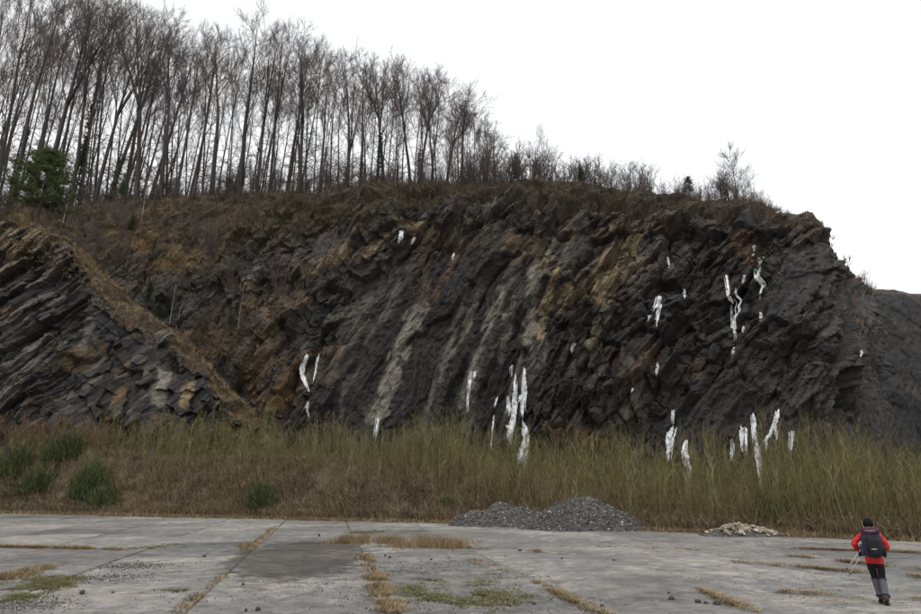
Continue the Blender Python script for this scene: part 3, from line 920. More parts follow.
for k in range(3):
    p = sample(P1, area * smooth(0.8, 1.1, zone[:, None] + 0.4 * fbm(U * 0.2, V * 0.3, 3, 101)) * smooth(0.0, 0.4, fbm(U * 0.15, V * 0.15, 3, 102)), 900, rng)
    mb.scatter(ol[k], p, rng.uniform(0.6, 1.6, len(p)), rng)
stuff('moss_growth', mb, M['olive'], 'dull olive growth hanging over the cliff rim', 'moss')
mb = MB()
gt = [blade_tuft(rng, 18, 0.55, 0.35, 0.022, 1.0) for _ in range(4)]
for k in range(4):
    p = sample(P1, area * slopeveg * smooth(0.0, 0.35, vegn) * smooth(0.15, 0.45, N1[..., 2]), 1500, rng)
    mb.scatter(gt[k], p, rng.uniform(0.6, 1.3, len(p)), rng)
qa = np.linalg.norm(np.cross(np.gradient(Q1, axis=1), np.gradient(Q1, axis=0)), axis=-1) * ((qx > -60) & (zq[:, None] < 2.3))
for k in range(4):
    p = sample(Q1, qa * smooth(0.85, 1.15, zq[:, None] + 0.12 * fbm(UQ * 0.4, VQ * 0.4, 3, 5)), 800, rng)
    mb.scatter(gt[k], p, rng.uniform(0.5, 1.3, len(p)), rng)
stuff('slope_grass', mb, M['dry_grass'], 'bleached tan grass on the slope beside the outcrop', 'grass')

# ------------------------------------------------------------------ bare trees
def path(rng, p0, d0, L, n, up=0.0, wob=0.05):
    p = np.array(p0, float); d = np.array(d0, float); d /= np.linalg.norm(d)
    out = [p.copy()]
    for i in range(n):
        d = d + rng.normal(0, wob, 3) + np.array([0, 0, up / n])
        d /= np.linalg.norm(d)
        p = p + d * L / n
        out.append(p.copy())
    return np.array(out)

def along(pts, t):
    x = t * (len(pts) - 1)
    i = min(int(x), len(pts) - 2)
    return pts[i] + (pts[i + 1] - pts[i]) * (x - i), (pts[i + 1] - pts[i]) / (np.linalg.norm(pts[i + 1] - pts[i]) + 1e-9)

def swerve(rng, d, ang):
    e = rng.normal(0, 1, 3); e -= d * e.dot(d); e /= np.linalg.norm(e) + 1e-9
    return d * math.cos(ang) + e * math.sin(ang)

def bare_tree(rng, H, rad, start=0.42, nl=13, spread=38, nsub=8, ntw=9, fork=0.0, low=4, twr=0.016):
    tr, cr = MB(), MB()
    tp = path(rng, (0, 0, -1.0), (rng.normal(0, .02), rng.normal(0, .02), 1), H + 1.0, 12, 0.05, 0.022)
    tt = np.linspace(0, 1, 13)
    rr = rad * (1 - 0.93 * tt ** 1.15); rr[0] *= 1.35; rr[1] *= 1.08
    tr.tube(tp, rr, 8)
    limbs = []
    if fork:                                       # a second leader
        p, d = along(tp, fork)
        fp = path(rng, p, swerve(rng, d, R(16)), H * (1 - fork) * 0.95, 8, 0.35, 0.04)
        tr.tube(fp, rad * 0.62 * np.linspace(1, 0.08, 9), 7)
        limbs.append((fp, 0.25, nl // 2))
    limbs.append((tp, start, nl))
    bs, ts, rs_ = [], [], []
    az = rng.uniform(0, 6.28)
    for src, st, cnt in limbs:
        for i in range(cnt):
            h = st + (0.98 - st) * ((i + rng.random() * 0.8) / cnt)
            p, d = along(src, h)
            az += 2.399 + rng.normal(0, 0.4)
            ang = R(rng.normal(spread, 8))
            dd = d * math.cos(ang) + np.array([math.cos(az), math.sin(az), 0]) * math.sin(ang)
            L = H * (0.34 * (1 - h) ** 0.8 + 0.09) * rng.uniform(0.7, 1.15)
            lp = path(rng, p, dd, L, 6, 0.45, 0.07)
            r0 = max(0.03, rad * (1 - 0.85 * h) * rng.uniform(0.3, 0.5))
            cr.tube(lp, r0 * np.linspace(1, 0.2, 7), 5, False)
            for j in range(nsub):
                t = 0.2 + 0.8 * (j + rng.random()) / nsub
                sp_, sd = along(lp, min(t, 0.999))
                sl = L * 0.5 * (1.1 - 0.6 * t) * rng.uniform(0.6, 1.2) + 0.35
                sub = path(rng, sp_, swerve(rng, sd, R(rng.uniform(22, 50))), sl, 4, 0.3, 0.1)
                cr.tube(sub, np.linspace(max(0.016, r0 * 0.35), 0.012, 5), 3, False)
                for m in range(ntw):
                    q, qd = along(sub, min(0.15 + 0.85 * (m + rng.random()) / ntw, 0.999))
                    e = swerve(rng, qd, R(rng.uniform(15, 50))); e[2] += 0.25
                    l = rng.uniform(0.5, 1.15)
                    bs.append(q); ts.append(q + e * l); rs_.append(twr)
                    for u in range(3):
                        f = rng.uniform(0.2, 0.8)
                        q2 = q + e * l * f
                        bs.append(q2); ts.append(q2 + swerve(rng, e / np.linalg.norm(e), R(rng.uniform(20, 50))) * rng.uniform(0.25, 0.6)); rs_.append(twr * 0.7)
    for i in range(low):                           # thin dead branches on the bole
        p, d = along(tp, rng.uniform(0.1, start))
        az = rng.uniform(0, 6.28)
        dd = np.array([math.cos(az), math.sin(az), rng.uniform(-0.1, 0.6)])
        lp = path(rng, p, dd, rng.uniform(1.0, 3.0), 4, 0.2, 0.12)
        cr.tube(lp, np.linspace(0.03, 0.012, 5), 3, False)
        for m in range(12):
            q, qd = along(lp, rng.uniform(0.3, 0.99))
            bs.append(q); ts.append(q + swerve(rng, qd, R(40)) * rng.uniform(0.4, 0.9)); rs_.append(twr)
    cr.slivers(bs, ts, rs_, rng)
    return tr.mesh('trunk', M['bark'], True), cr.mesh('crown', M['twig'])

def ivy_mesh(rng, h, r, n=900):
    mb = MB()
    z = rng.uniform(0, 1, n) ** 1.2 * h
    a = rng.uniform(0, 6.28, n)
    rr = r + np.abs(rng.normal(0, 0.28, n)) * (1 - 0.6 * z / h) + 0.05
    c = np.stack([np.cos(a) * rr, np.sin(a) * rr, z], -1)
    s_ = rng.uniform(0.10, 0.22, n)[:, None]
    u = rng.normal(0, 1, (n, 3)); u /= np.linalg.norm(u, axis=1)[:, None]
    w = np.cross(u, rng.normal(0, 1, (n, 3))); w /= np.linalg.norm(w, axis=1)[:, None]
    v = np.stack([c - u * s_, c + w * s_ * 0.7, c + u * s_, c - w * s_ * 0.7], 1)
    k = np.arange(n)[:, None] * 4
    mb.add(v.reshape(-1, 3), None, np.concatenate([k, k + 1, k + 2, k + 3], 1))
    return mb.mesh('ivy', M['ivy'])

r3 = np.random.default_rng(5)
BIG = [bare_tree(r3, 25, 0.34, st, nl, sp, 8, 8, fk, 22, 0.0135) for st, nl, sp, fk in
       ((0.50, 13, 34, 0), (0.55, 12, 30, 0.55), (0.42, 15, 38, 0), (0.60, 12, 40, 0), (0.48, 12, 28, 0.5), (0.40, 15, 32, 0.62))]
SLIM = [bare_tree(r3, 21, 0.17, st, 10, 30, 5, 8, 0, 40, 0.0145) for st in (0.45, 0.55, 0.35)]
SMALL = [bare_tree(r3, 9, 0.07, 0.2, 12, 36, 4, 6, 0, 3, 0.012) for _ in range(3)]
IVY = [ivy_mesh(r3, 9, 0.2, 450), ivy_mesh(r3, 13, 0.2, 700), ivy_mesh(r3, 6, 0.22, 350)]

rt = random.Random(3)
def top_y(px):          # how high the wood's outline stands in the picture
    return float(np.interp(px, [-40, 0, 60, 110, 160, 215, 245, 300, 345, 380, 415, 450, 480, 497], [-30, -26, -14, -4, 8, 14, 22, 34, 48, 50, 60, 80, 104, 128]))
def crest_point(px, back):
    py = float(np.interp(px, cols_px, crest_py))
    Y = float(np.interp(px, cols_px, np.array(base_y) + np.array(rim_dy) + np.array(crest_dy))) + back
    X = xat(px, Y, at(px, py, Y).z)
    p = drop(X, Y)
    return Vector((X, Y, p.z if p else at(px, py, Y).z))

def wood_tree(px, back, kind, hfac=1.0, ivy=None, thick=1.0):
    p = crest_point(px, back)
    top = at(px, top_y(px), p.y)
    H = max(5.0, (top.z - p.z) * hfac * (0.86 if kind == 'big' else 0.90))
    src, h0 = (BIG, 25.0) if kind == 'big' else (SLIM, 21.0)
    k_ = rt.randrange(len(src))
    me = src[k_]
    lean = R(np.interp(px, [0, 70, 140, 250, 400, 490], [1.0, 3.0, 5.0, 3.0, 1.2, 0.3]) + rt.gauss(0, 1.1))
    parts = [('trunk', me[0]), ('crown', me[1])]
    if ivy is not None:
        parts.append(('ivy', IVY[ivy]))
        lab, grp = 'tall bare tree on the cliff top, its trunk wrapped in green ivy', 'ivy-clad trees in the wood'
    elif kind == 'big' and k_ in (1, 4, 5):
        lab, grp = 'tall bare beech whose trunk forks into two leaders in the cliff-top wood', 'forked beeches in the wood on the cliff top'
    elif kind == 'big':
        lab, grp = 'tall bare beech with one straight thick trunk in the cliff-top wood', 'thick beeches in the wood on the cliff top'
    else:
        lab, grp = 'slender bare tree with a thin trunk between the thick beeches', 'slender trees in the wood on the cliff top'
    s_ = H / h0
    w = (0.55 + 0.45 * s_) * thick
    plant('beech_tree' if kind == 'big' else 'slender_tree', parts, p, (rt.gauss(0, 0.015), lean, rt.uniform(0, 6.28)), (w, w, s_), lab, 'tree', grp)

bigs = [(-26, 3, None), (-8, 5, None), (10, 2, 0), (28, 4, None), (42, 2, None), (55, 6, None), (68, 2, 0), (80, 4, 1), (94, 3, None), (109, 2, 2), (124, 5, None), (137, 2, None), (150, 6, None), (161, 2.5, None), (177, 4, None), (190, 6, None),
        (212, 2.5, None), (239, 2.0, None), (257, 4, 0), (270, 6, None), (287, 4, None), (299, 2, None), (320, 5, None), (348, 4, None), (361, 3, 2), (377, 2, 1), (384, 4, None), (410, 4, None), (418, 2.5, 0), (434, 3, None), (447, 4, None), (462, 3, None)]
for px, bk, iv in bigs:
    th = 1.25 if px in (137, 161, 212, 239, 299, 42) else rt.uniform(0.78, 1.02)
    wood_tree(px, bk, 'big', rt.uniform(0.93, 1.05), iv, th)
for i in range(100):
    px = -40 + 540 * (i + rt.random()) / 100
    bk = rt.uniform(1.5, 42)
    wood_tree(px, bk, 'slim', rt.uniform(0.72, 1.0), None, rt.uniform(0.8, 1.2))
for px, hf in ((472, 0.9), (480, 0.95), (488, 0.85), (493, 1.0)):
    wood_tree(px, rt.uniform(2, 6), 'slim', hf, None, 0.8)

# ------------------------------------------------------------------ shrubs and conifers
def shrub(rng, H, n, spread, mat, r=0.022, bush=1.0):
    st, cr = MB(), MB()
    bs, ts, rs_ = [], [], []
    for i in range(n):
        a = rng.uniform(0, 6.28); sp = spread * rng.uniform(0.2, 1)
        p = path(rng, (math.cos(a) * 0.12, math.sin(a) * 0.12, -0.15), (math.cos(a) * sp, math.sin(a) * sp, 1), H * rng.uniform(0.6, 1.0), 5, 0.15, 0.08)
        st.tube(p, r * np.linspace(1, 0.3, 6), 4, False)
        for k in range(int(9 * bush)):
            q, d = along(p, rng.uniform(0.2, 0.99))
            e = swerve(rng, d, R(rng.uniform(18, 45))); l = H * rng.uniform(0.12, 0.3)
            bs.append(q); ts.append(q + e * l); rs_.append(r * 0.5)
            for u in range(3):
                q2 = q + e * l * rng.uniform(0.2, 0.8)
                bs.append(q2); ts.append(q2 + swerve(rng, e, R(30)) * l * rng.uniform(0.3, 0.6)); rs_.append(r * 0.38)
    cr.slivers(bs, ts, rs_, rng)
    return st.mesh('stems', mat), cr.mesh('twigs', mat)

def conifer(rng, H, W, mat, droop=-0.15, full=1.0):
    tr, cr = MB(), MB()
    tr.tube(path(rng, (0, 0, -0.4), (0, 0, 1), H + 0.4, 6, 0, 0.01), np.linspace(0.022 * H, 0.004 * H, 7), 6)
    nw = int(14 * full)
    tris, verts = [], []
    for i in range(nw):
        h = 0.12 + 0.86 * i / nw
        n = 7
        for k in range(n):
            a = k / n * 6.28 + i * 1.1 + rng.normal(0, 0.2)
            L = W * (1 - h) * rng.uniform(0.6, 1.15) + 0.02 * W
            d = np.array([math.cos(a), math.sin(a), droop + 0.5 * h])
            b0 = np.array([0, 0, h * H])
            for j in range(9):
                f = (j + 1) / 9
                c = b0 + d * L * f + np.array([0, 0, 0.15 * L * f * f])
                for sgn in (-1, 1):
                    s_ = np.array([-math.sin(a), math.cos(a), 0]) * sgn
                    l = W * 0.22 * (1.15 - f * 0.7) * (0.25 + 0.75 * (1 - h)) * rng.uniform(0.7, 1.2)
                    tip = c + (s_ * 0.8 + d * 0.7) * l + np.array([0, 0, rng.normal(0, 0.25) * l])
                    o = np.array([0, 0, 0.14 * l]) + d * 0.1 * l
                    k0 = len(verts)
                    verts += [c - o, c + o, tip]
                    tris.append((k0, k0 + 1, k0 + 2))
            k0 = len(verts)
            verts += [b0 + (0, 0, .02), b0 - (0, 0, .02), b0 + d * L]
            tris.append((k0, k0 + 1, k0 + 2))
    cr.add(np.array(verts), tris)
    return tr.mesh('trunk', M['bark']), cr.mesh('crown', mat)

def pine(rng, H, W, mat, n=9000):
    """young pine: soft rounded crown of needle tufts on upswept branches"""
    tr, cr = MB(), MB()
    tp = path(rng, (0, 0, -0.4), (0.02, 0, 1), H + 0.4, 6, 0, 0.02)
    tr.tube(tp, np.linspace(0.02 * H, 0.004 * H, 7), 6)
    tips = []
    for i in range(46):
        h = 0.22 + 0.76 * (i / 46)
        a = i * 2.4 + rng.normal(0, 0.3)
        L = W * (math.sin(min(1, (1 - h) * 1.5 + 0.1) * 1.5)) * rng.uniform(0.6, 1.1)
        p = path(rng, (0, 0, h * H), (math.cos(a), math.sin(a), 0.15), L, 4, 0.6, 0.08)
        tr.tube(p, np.linspace(0.012 * H * 0.4, 0.01, 5), 4, False)
        for k in range(max(2, int(n / 46 / 9))):
            q, d = along(p, rng.uniform(0.35, 0.99))
            tips.append(q + rng.normal(0, 0.1 * W, 3) * (1, 1, 0.6))
    tips = np.repeat(np.array(tips), 26, 0)
    e = rng.normal(0, 1, tips.shape) + np.array([0, 0, 0.5]); e /= np.linalg.norm(e, axis=1)[:, None]
    cr.slivers(tips, tips + e * rng.uniform(0.2, 0.5, len(tips))[:, None], 0.013, rng)
    return tr.mesh('trunk', M['bark']), cr.mesh('crown', mat)

r4 = np.random.default_rng(21)
SHR = [shrub(r4, 3.0, 12, 0.45, M['twig'], 0.022, 1.8) for _ in range(3)] + [shrub(r4, 2.2, 16, 0.7, M['brush'], 0.02, 1.3) for _ in range(3)]
RED = [shrub(r4, 2.6, 16, 0.4, M['redtwig'], 0.02, 1.2) for _ in range(2)]
OLV = [shrub(r4, 4.0, 12, 0.3, M['sapling'], 0.024, 1.2) for _ in range(2)]
CON = [conifer(r4, 3.0, 1.15, M['needle']) for _ in range(2)]
PIN = pine(r4, 7.5, 2.6, M['needle_light'])
PINS = pine(r4, 3.2, 0.9, M['needle'], 900)
LAR = bare_tree(r4, 6.5, 0.07, 0.15, 16, 62, 4, 6, 0, 2, 0.011)

r5 = random.Random(9)
UND = [shrub(r4, 5.0, 16, 0.35, M['twig'], 0.03, 2.0) for _ in range(3)]
for i in range(110):
    px = -40 + 530 * (i + r5.random()) / 110
    p = crest_point(px, r5.uniform(-1.5, 16))
    me = UND[i % 3]
    w = r5.uniform(0.8, 1.3)
    plant('undergrowth_shrub', [('stems', me[0]), ('twigs', me[1])], p, (0, r5.gauss(0, .05), r5.uniform(0, 6.28)), (w, w, r5.uniform(0.6, 1.6)), 'bare brown undergrowth shrub between the trunks of the cliff-top wood', 'shrub', 'undergrowth in the wood')
def ridge(name, me, px, hpx, label, group, cat, names=('stems', 'twigs'), h0=3.0, back=None, wide=1.0):
    p = crest_point(px, r5.uniform(-2.5, 1.0) if back is None else back)
    s_ = hpx / FOC * (p.y * CP + (p.z - CAMH) * SP) / h0
    plant(name, list(zip(names, me)), p, (r5.gauss(0, .04), r5.gauss(0, .05), r5.uniform(0, 6.28)), (s_ * wide, s_ * wide, s_), label, cat, group)

for i in range(62):
    px = 468 + 300 * (i + r5.random()) / 62
    if 655 < px < 675 or 700 < px < 708:
        continue
    hp = float(np.interp(px, [470, 500, 540, 580, 620, 660, 700, 730, 770], [56, 46, 40, 32, 36, 28, 20, 34, 12])) * r5.uniform(0.65, 1.15)
    ridge('bare_shrub', SHR[i % 3], px, hp, 'bare grey-brown shrub against the sky on the open part of the cliff top', 'bare shrubs on the ridge', 'shrub', wide=r5.uniform(0.7, 1.1))
for i in range(34):
    px = 100 + 640 * (i + r5.random()) / 34
    ridge('low_bush', SHR[3 + i % 3], px, r5.uniform(10, 20), 'low rounded brown bush in the brush along the cliff top', 'low brown bushes along the cliff top', 'bush', h0=2.2, back=r5.uniform(-7, -2))
ridge('small_conifer', CON[0], 581, 27, 'small dark pointed conifer among the bare ridge shrubs', None, 'conifer', ('trunk', 'crown'), 3.0, -1)
ridge('small_conifer', CON[1], 517, 34, 'small dark conifer at the end of the tall wood on the ridge', None, 'conifer', ('trunk', 'crown'), 3.0, 0)
ridge('small_pine', PINS, 690, 22, 'tiny round-topped pine standing alone on the ridge', None, 'pine', ('trunk', 'crown'), 3.2, -0.5)
ridge('larch_tree', LAR, 738, 52, 'spindly bare larch, tallest thing on the open ridge', None, 'tree', ('trunk', 'crown'), 6.5, -1)
ridge('thin_tree', SMALL[0], 545, 55, 'thin bare young tree rising above the ridge shrubs beside the wood', None, 'tree', ('trunk', 'crown'), 9.0, 0, 0.7)
ridge('thin_tree', SMALL[1], 636, 34, 'thin bare young tree sticking up from the shrubs in mid-ridge', None, 'tree', ('trunk', 'crown'), 9.0, -0.5, 0.8)
for px, hp in ((722, 30), (731, 36), (747, 33), (753, 22)):
    ridge('thin_tree', SMALL[2], px, hp, 'small bare tree beside the tall larch on the ridge', 'small trees round the larch', 'tree', ('trunk', 'crown'), 9.0, -1, 1.0)

# things on the left-hand slope, found where the line of sight meets the ground there
def slope(name, parts, px, py, hpx, h0, label, cat, group=None, wide=1.0, lean=0.0):
    p = on_rock(px, py)
    if p is None:
        p = at(px, py, 75)
    s_ = hpx / FOC * (p.y * CP + (p.z - CAMH) * SP) / h0
    return plant(name, parts, p - Vector((0, 0, 0.05)), (0, lean, r5.uniform(0, 6.28)), (s_ * wide, s_ * wide, s_), label, cat, group)

slope('pine_tree', [('trunk', PIN[0]), ('crown', PIN[1])], 36, 226, 84, 7.5, 'soft light-green pine on the grassy shelf above the outcrop', 'pine', None, 1.25)
def birch(rng, H, r):
    tr, cr = MB(), MB()
    tp = path(rng, (0, 0, -0.3), (0, 0, 1), H + 0.3, 8, 0, 0.03)
    tr.tube(tp, r * np.linspace(1, 0.2, 9), 6)
    bs, ts = [], []
    for i in range(40):
        q, d = along(tp, rng.uniform(0.4, 0.99))
        e = swerve(rng, d, R(rng.uniform(25, 50))); l = H * rng.uniform(0.06, 0.16)
        bs.append(q); ts.append(q + e * l)
        for u in range(4):
            q2 = q + e * l * rng.uniform(0.3, 0.9)
            bs.append(q2); ts.append(q2 + swerve(rng, e, R(40)) * l * 0.5)
    cr.cones(bs, ts, 0.012)
    return tr.mesh('trunk', M['birch'], True), cr.mesh('crown', M['twig'])
BIR = [birch(r4, 6, 0.055), birch(r4, 6, 0.045)]
for px, py, hp, k, lab in ((62, 228, 52, 0, 'white-stemmed birch beside the light-green pine'), (141, 222, 50, 1, 'white birch stem below the edge of the wood'),
                           (169, 328, 46, 0, 'first of two white birches standing together in the gully'), (176, 330, 38, 1, 'shorter of two white birches standing together in the gully'),
                           (238, 330, 45, 1, 'pale thin birch alone on the brown slope')):
    slope('birch_tree', [('trunk', BIR[k][0]), ('crown', BIR[k][1])], px, py, hp, 6.0, lab, 'birch', None, 0.8)
for px, py, hp, w, lab in ((131, 232, 20, 1.6, 'small round dark-green conifer under the wood by the birch stem'), (152, 262, 26, 1.0, 'blue-green young conifer high in the gully'), (148, 300, 22, 1.2, 'young green conifer half-way down the gully'),
                           (158, 318, 24, 1.1, 'dark young conifer beside the paired birches'), (230, 326, 20, 1.1, 'small conifer on the brown slope by the pale birch'), (121, 196, 28, 1.0, 'narrow dark conifer in front of the wood')):
    k = r5.randrange(2)
    slope('young_conifer', [('trunk', CON[k][0]), ('crown', CON[k][1])], px, py, hp, 3.0, lab, 'conifer', None, w)
for i in range(34):
    px, py = r5.choice([(r5.uniform(55, 130), r5.uniform(215, 262)), (r5.uniform(-10, 60), r5.uniform(205, 226)), (r5.uniform(120, 250), r5.uniform(250, 400)), (r5.uniform(180, 330), r5.uniform(215, 300))])
    me = SHR[i % 6]
    slope('slope_shrub', [('stems', me[0]), ('twigs', me[1])], px, py, r5.uniform(16, 36), 2.8, 'bare brown shrub growing on the overgrown slope left of the main face', 'shrub', 'bare shrubs on the left slope', 0.9)

# ------------------------------------------------------------------ bank growth: dead grass, brambles, saplings, broom
mb = MB()
bt = [blade_tuft(rng, 16, 0.75, 0.45, 0.02, 1.1) for _ in range(4)]
for k in range(4):
    n = 3400
    d = np.abs(rng.normal(0, 4.5, n)) + 0.1
    px = rng.uniform(-60, 970, n)
    X = (px - CX) / FOC * 45; X = X * np.interp(px, [0, 460, 921], [1.38, 1.0, 0.72])
    Y = edge_y(X) + d + 0.3
    m_ = fbm(X * 0.3, Y * 0.3, 3, 12) + rng.normal(0, 0.12, n) > np.interp(px, [380, 600], [-0.12, 0.05])
    X, Y = X[m_], Y[m_]
    mb.scatter(bt[k], np.stack([X, Y, bank_h(X, Y)], -1), rng.uniform(0.5, 1.2, len(X)), rng)
stuff('bank_grass', mb, M['bank_grass'], 'matted brown dead grass covering the bank', 'grass')
mb = MB()
for k in range(3):                                   # pale fringe at the foot of the bank
    n = 700
    X = rng.uniform(-50, 24, n); Y = edge_y(X) + rng.normal(-0.1, 0.35, n)
    mb.scatter(gt[k], np.stack([X, Y, np.maximum(bank_h(X, Y), 0.0)], -1), rng.uniform(0.3, 0.8, n), rng)
for k in range(4):                                   # bleached clumps up the face of the bank
    n = 1500
    X = rng.uniform(-54, 22, n); Y = edge_y(X) + rng.uniform(0.2, 9.5, n)
    m_ = fbm(X * 0.45, Y * 0.45, 4, 14) + rng.normal(0, 0.1, n) > 0.22
    X, Y = X[m_], Y[m_]
    mb.scatter(gt[k], np.stack([X, Y, bank_h(X, Y)], -1), rng.uniform(0.6, 1.4, len(X)), rng, 0.3)
stuff('verge_grass', mb, M['dry_grass'], 'pale dry grass fringe where the concrete meets the bank', 'grass')
mb = MB()
br = [twig_tuft(rng, 14, 1.1, 1.0, 0.013) for _ in range(4)]
for k in range(4):
    n = 700
    d = rng.uniform(0.3, 9, n)
    X = rng.uniform(-52, 26, n); Y = edge_y(X) + d
    mb.scatter(br[k], np.stack([X, Y, bank_h(X, Y)], -1), rng.uniform(0.5, 1.2, n), rng)
dk = MB()
for k in range(4):
    n = 1200
    X = rng.uniform(-54, 24, n); Y = edge_y(X) + rng.uniform(0.4, 10, n)
    m_ = fbm(X * 0.3, Y * 0.3, 4, 15) + rng.normal(0, 0.08, n) > 0.18
    X, Y = X[m_], Y[m_]
    dk.scatter(tw[k], np.stack([X, Y, bank_h(X, Y)], -1), rng.uniform(0.6, 1.3, len(X)), rng)
stuff('dark_scrub', dk, M['brush'], 'patches of low dark scrub on the bank', 'scrub')
stuff('brambles', mb, M['bramble'], 'tangled dark brambles on the bank below the saplings', 'brambles')

def sapling(rng, H, n=14, r=0.013):
    mb = MB()
    p = path(rng, (0, 0, -0.1), (rng.normal(0, .05), rng.normal(0, .05), 1), H, 6, 0, 0.035)
    mb.tube(p, r * np.linspace(1, 0.25, 7), 3, False)
    bs, ts = [], []
    for i in range(n):
        q, d = along(p, rng.uniform(0.25, 0.97))
        e = swerve(rng, d, R(rng.uniform(10, 26))); l = H * rng.uniform(0.12, 0.32)
        bs.append(q); ts.append(q + e * l)
        q2 = q + e * l * 0.5
        bs.append(q2); ts.append(q2 + swerve(rng, e, R(18)) * l * 0.4)
    mb.slivers(bs, ts, r * 0.5, rng)
    return mb
SAP = [sapling(r4, 5.0, 14) for _ in range(8)]
SAPM = [sapling(r4, 5.0, 14, 0.017).mesh('sapling', M['sapling_obj']) for _ in range(8)]

def sap_h(px):
    return np.interp(px, [-60, 40, 150, 240, 330, 450, 560, 680, 760, 850, 930], [3.0, 3.8, 4.2, 4.5, 3.6, 3.8, 3.5, 4.0, 4.2, 3.6, 3.2])
def sap_spots(n, rng, dmin, dmax):
    px = rng.uniform(-60, 970, n)
    d = rng.uniform(dmin, dmax, n)
    front = np.interp(px, [0, 100, 200, 400, 470, 540, 600], [5.5, 7.5, 8.0, 7.0, 4.5, 1.5, 0.8])     # the left part of the bank face is open
    d = np.maximum(d, front * rng.uniform(0.5, 1.2, n))
    lo, hi = np.full(n, -70.0), np.full(n, 45.0)          # X where this line of sight is d behind the edge
    for _ in range(30):
        mid = (lo + hi) / 2
        Y = edge_y(mid) + d
        over = (mid / (Y * CP)) * FOC + CX < px
        lo = np.where(over, mid, lo); hi = np.where(over, hi, mid)
    X = (lo + hi) / 2
    Y = edge_y(X) + d
    return px, np.stack([X, Y, bank_h(X, Y)], -1)
mb = MB()
for k in range(8):
    px, p = sap_spots(700, rng, 0.8, 16)
    sc = sap_h(px) / 5.0 * (0.25 + 0.85 * rng.uniform(0, 1, len(px)) ** 1.2)
    sc = sc * (0.55 + 0.75 * vnoise(px * 0.035, p[:, 1] * 0.3, 8))
    mb.scatter(SAP[k], p, 0.55 + 0.5 * sc, rng, 0.05, sc)
for k in range(8):                       # knee-high shoots between them
    px, p = sap_spots(520, rng, 0.4, 9)
    m_ = px > 380 + rng.normal(0, 60, len(px))
    sc = rng.uniform(0.14, 0.4, m_.sum())
    mb.scatter(SAP[k], p[m_], 0.35 + 0.3 * sc, rng, 0.08, sc)
stuff('sapling_thicket', mb, M['sapling'], 'dense thicket of olive-yellow willow saplings at the foot of the cliff', 'saplings')
px, p = sap_spots(300, np.random.default_rng(31), 0.9, 6.5)
for i in range(300):
    k = i % 8
    s_ = float(sap_h(px[i])) / 5.0 * r5.uniform(0.4, 1.12)
    o = link('sapling', SAPM[k], None, Vector(p[i]), r5.uniform(0, 6.28), (0.6 + 0.4 * s_, 0.6 + 0.4 * s_, s_))
    o.rotation_euler.x, o.rotation_euler.y = r5.gauss(0, 0.03), r5.gauss(0, 0.035)
    tag(o, 'slim yellow-green willow sapling along the front of the thicket on the bank', 'sapling', 'saplings along the front of the thicket')

def broom(rng, H, W, n=3000, mat=None):
    mb = MB()
    nl = 9
    la = rng.uniform(0, 6.28, nl); lr = W * rng.uniform(0.1, 0.75, nl)
    lc = np.stack([np.cos(la) * lr, np.sin(la) * lr], -1); lw = W * rng.uniform(0.25, 0.5, nl); lh = H * rng.uniform(0.45, 1.0, nl) * (1 - 0.35 * lr / W)
    k = rng.integers(0, nl, n)
    a = rng.uniform(0, 6.28, n); r = np.sqrt(rng.uniform(0, 1, n)) * lw[k]
    z0 = rng.uniform(0, 0.85, n) * lh[k] * (1 - 0.6 * (r / lw[k]) ** 2)
    base = np.stack([lc[k, 0] + np.cos(a) * r, lc[k, 1] + np.sin(a) * r, z0], -1)
    out = np.stack([np.cos(a) * 0.45, np.sin(a) * 0.45, np.ones(n)], -1) + rng.normal(0, 0.4, (n, 3))
    tip = base + out * rng.uniform(0.10, 0.30, n)[:, None] * H * 0.6
    mb.cones(base, tip, 0.017)
    return mb.mesh('foliage', mat or M['broom'])
def stems(rng, H, W):
    mb = MB()
    for i in range(14):
        a = rng.uniform(0, 6.28)
        mb.tube(path(rng, (0, 0, -0.1), (math.cos(a) * W * 0.8 / H, math.sin(a) * W * 0.8 / H, 1), H * 0.75, 3, 0, 0.06), [0.03, 0.025, 0.018, 0.01], 4, False)
    return mb.mesh('stems', M['bark'])
BRO = [(stems(r4, 2, 1.2), broom(r4, 2, 1.2)) for _ in range(3)]
def bank_pt(px, d):
    lo, hi = -70.0, 45.0
    for _ in range(30):
        m = (lo + hi) / 2
        if m / ((float(edge_y(m)) + d) * CP) * FOC + CX < px: lo = m
        else: hi = m
    Y = float(edge_y(lo)) + d
    return Vector((lo, Y, ground_z(lo, Y)))
for px, d, h, w, lab in ((12, 4.5, 5.2, 2.6, 'big dark-green broom bush low on the bank below the outcrop'), (38, 3.2, 4.2, 2.2, 'green broom bush next to the biggest one on the bank'), (62, 6.0, 4.8, 2.3, 'upright green broom bush higher up the bank'),
                         (88, 2.6, 5.4, 2.0, 'tall bright-green broom bush on the bank'), (111, 2.0, 3.0, 1.7, 'small dark-green bush at the foot of the bank'), (18, 9.5, 3.4, 1.7, 'bright-green bush on the bank crest by the red-brown twigs'),
                         (260, 1.6, 3.6, 2.0, 'single bright-green broom bush alone at the foot of the open bank'), (191, 2.0, 0.9, 0.6, 'very small green bush on the bare foot of the bank'), (447, 2.5, 1.4, 0.6, 'small dark-green bush on the bank near the gravel heaps'),
                         (772, 3.0, 2.4, 1.4, 'dark-green bush behind the pale rubble heap')):
    k = r5.randrange(3)
    plant('broom_bush', [('stems', BRO[k][0]), ('foliage', BRO[k][1])], bank_pt(px, d), (0, 0, r5.uniform(0, 6)), (w / 1.2, w / 1.2, h / 2), lab, 'bush')
p = bank_pt(213, 9.5)
plant('fir_tree', [('trunk', CON[0][0]), ('crown', CON[0][1])], p, (0, 0, 1), (1.5, 1.5, 2.1), 'dark-green young fir rising behind the saplings near the outcrop', 'fir')
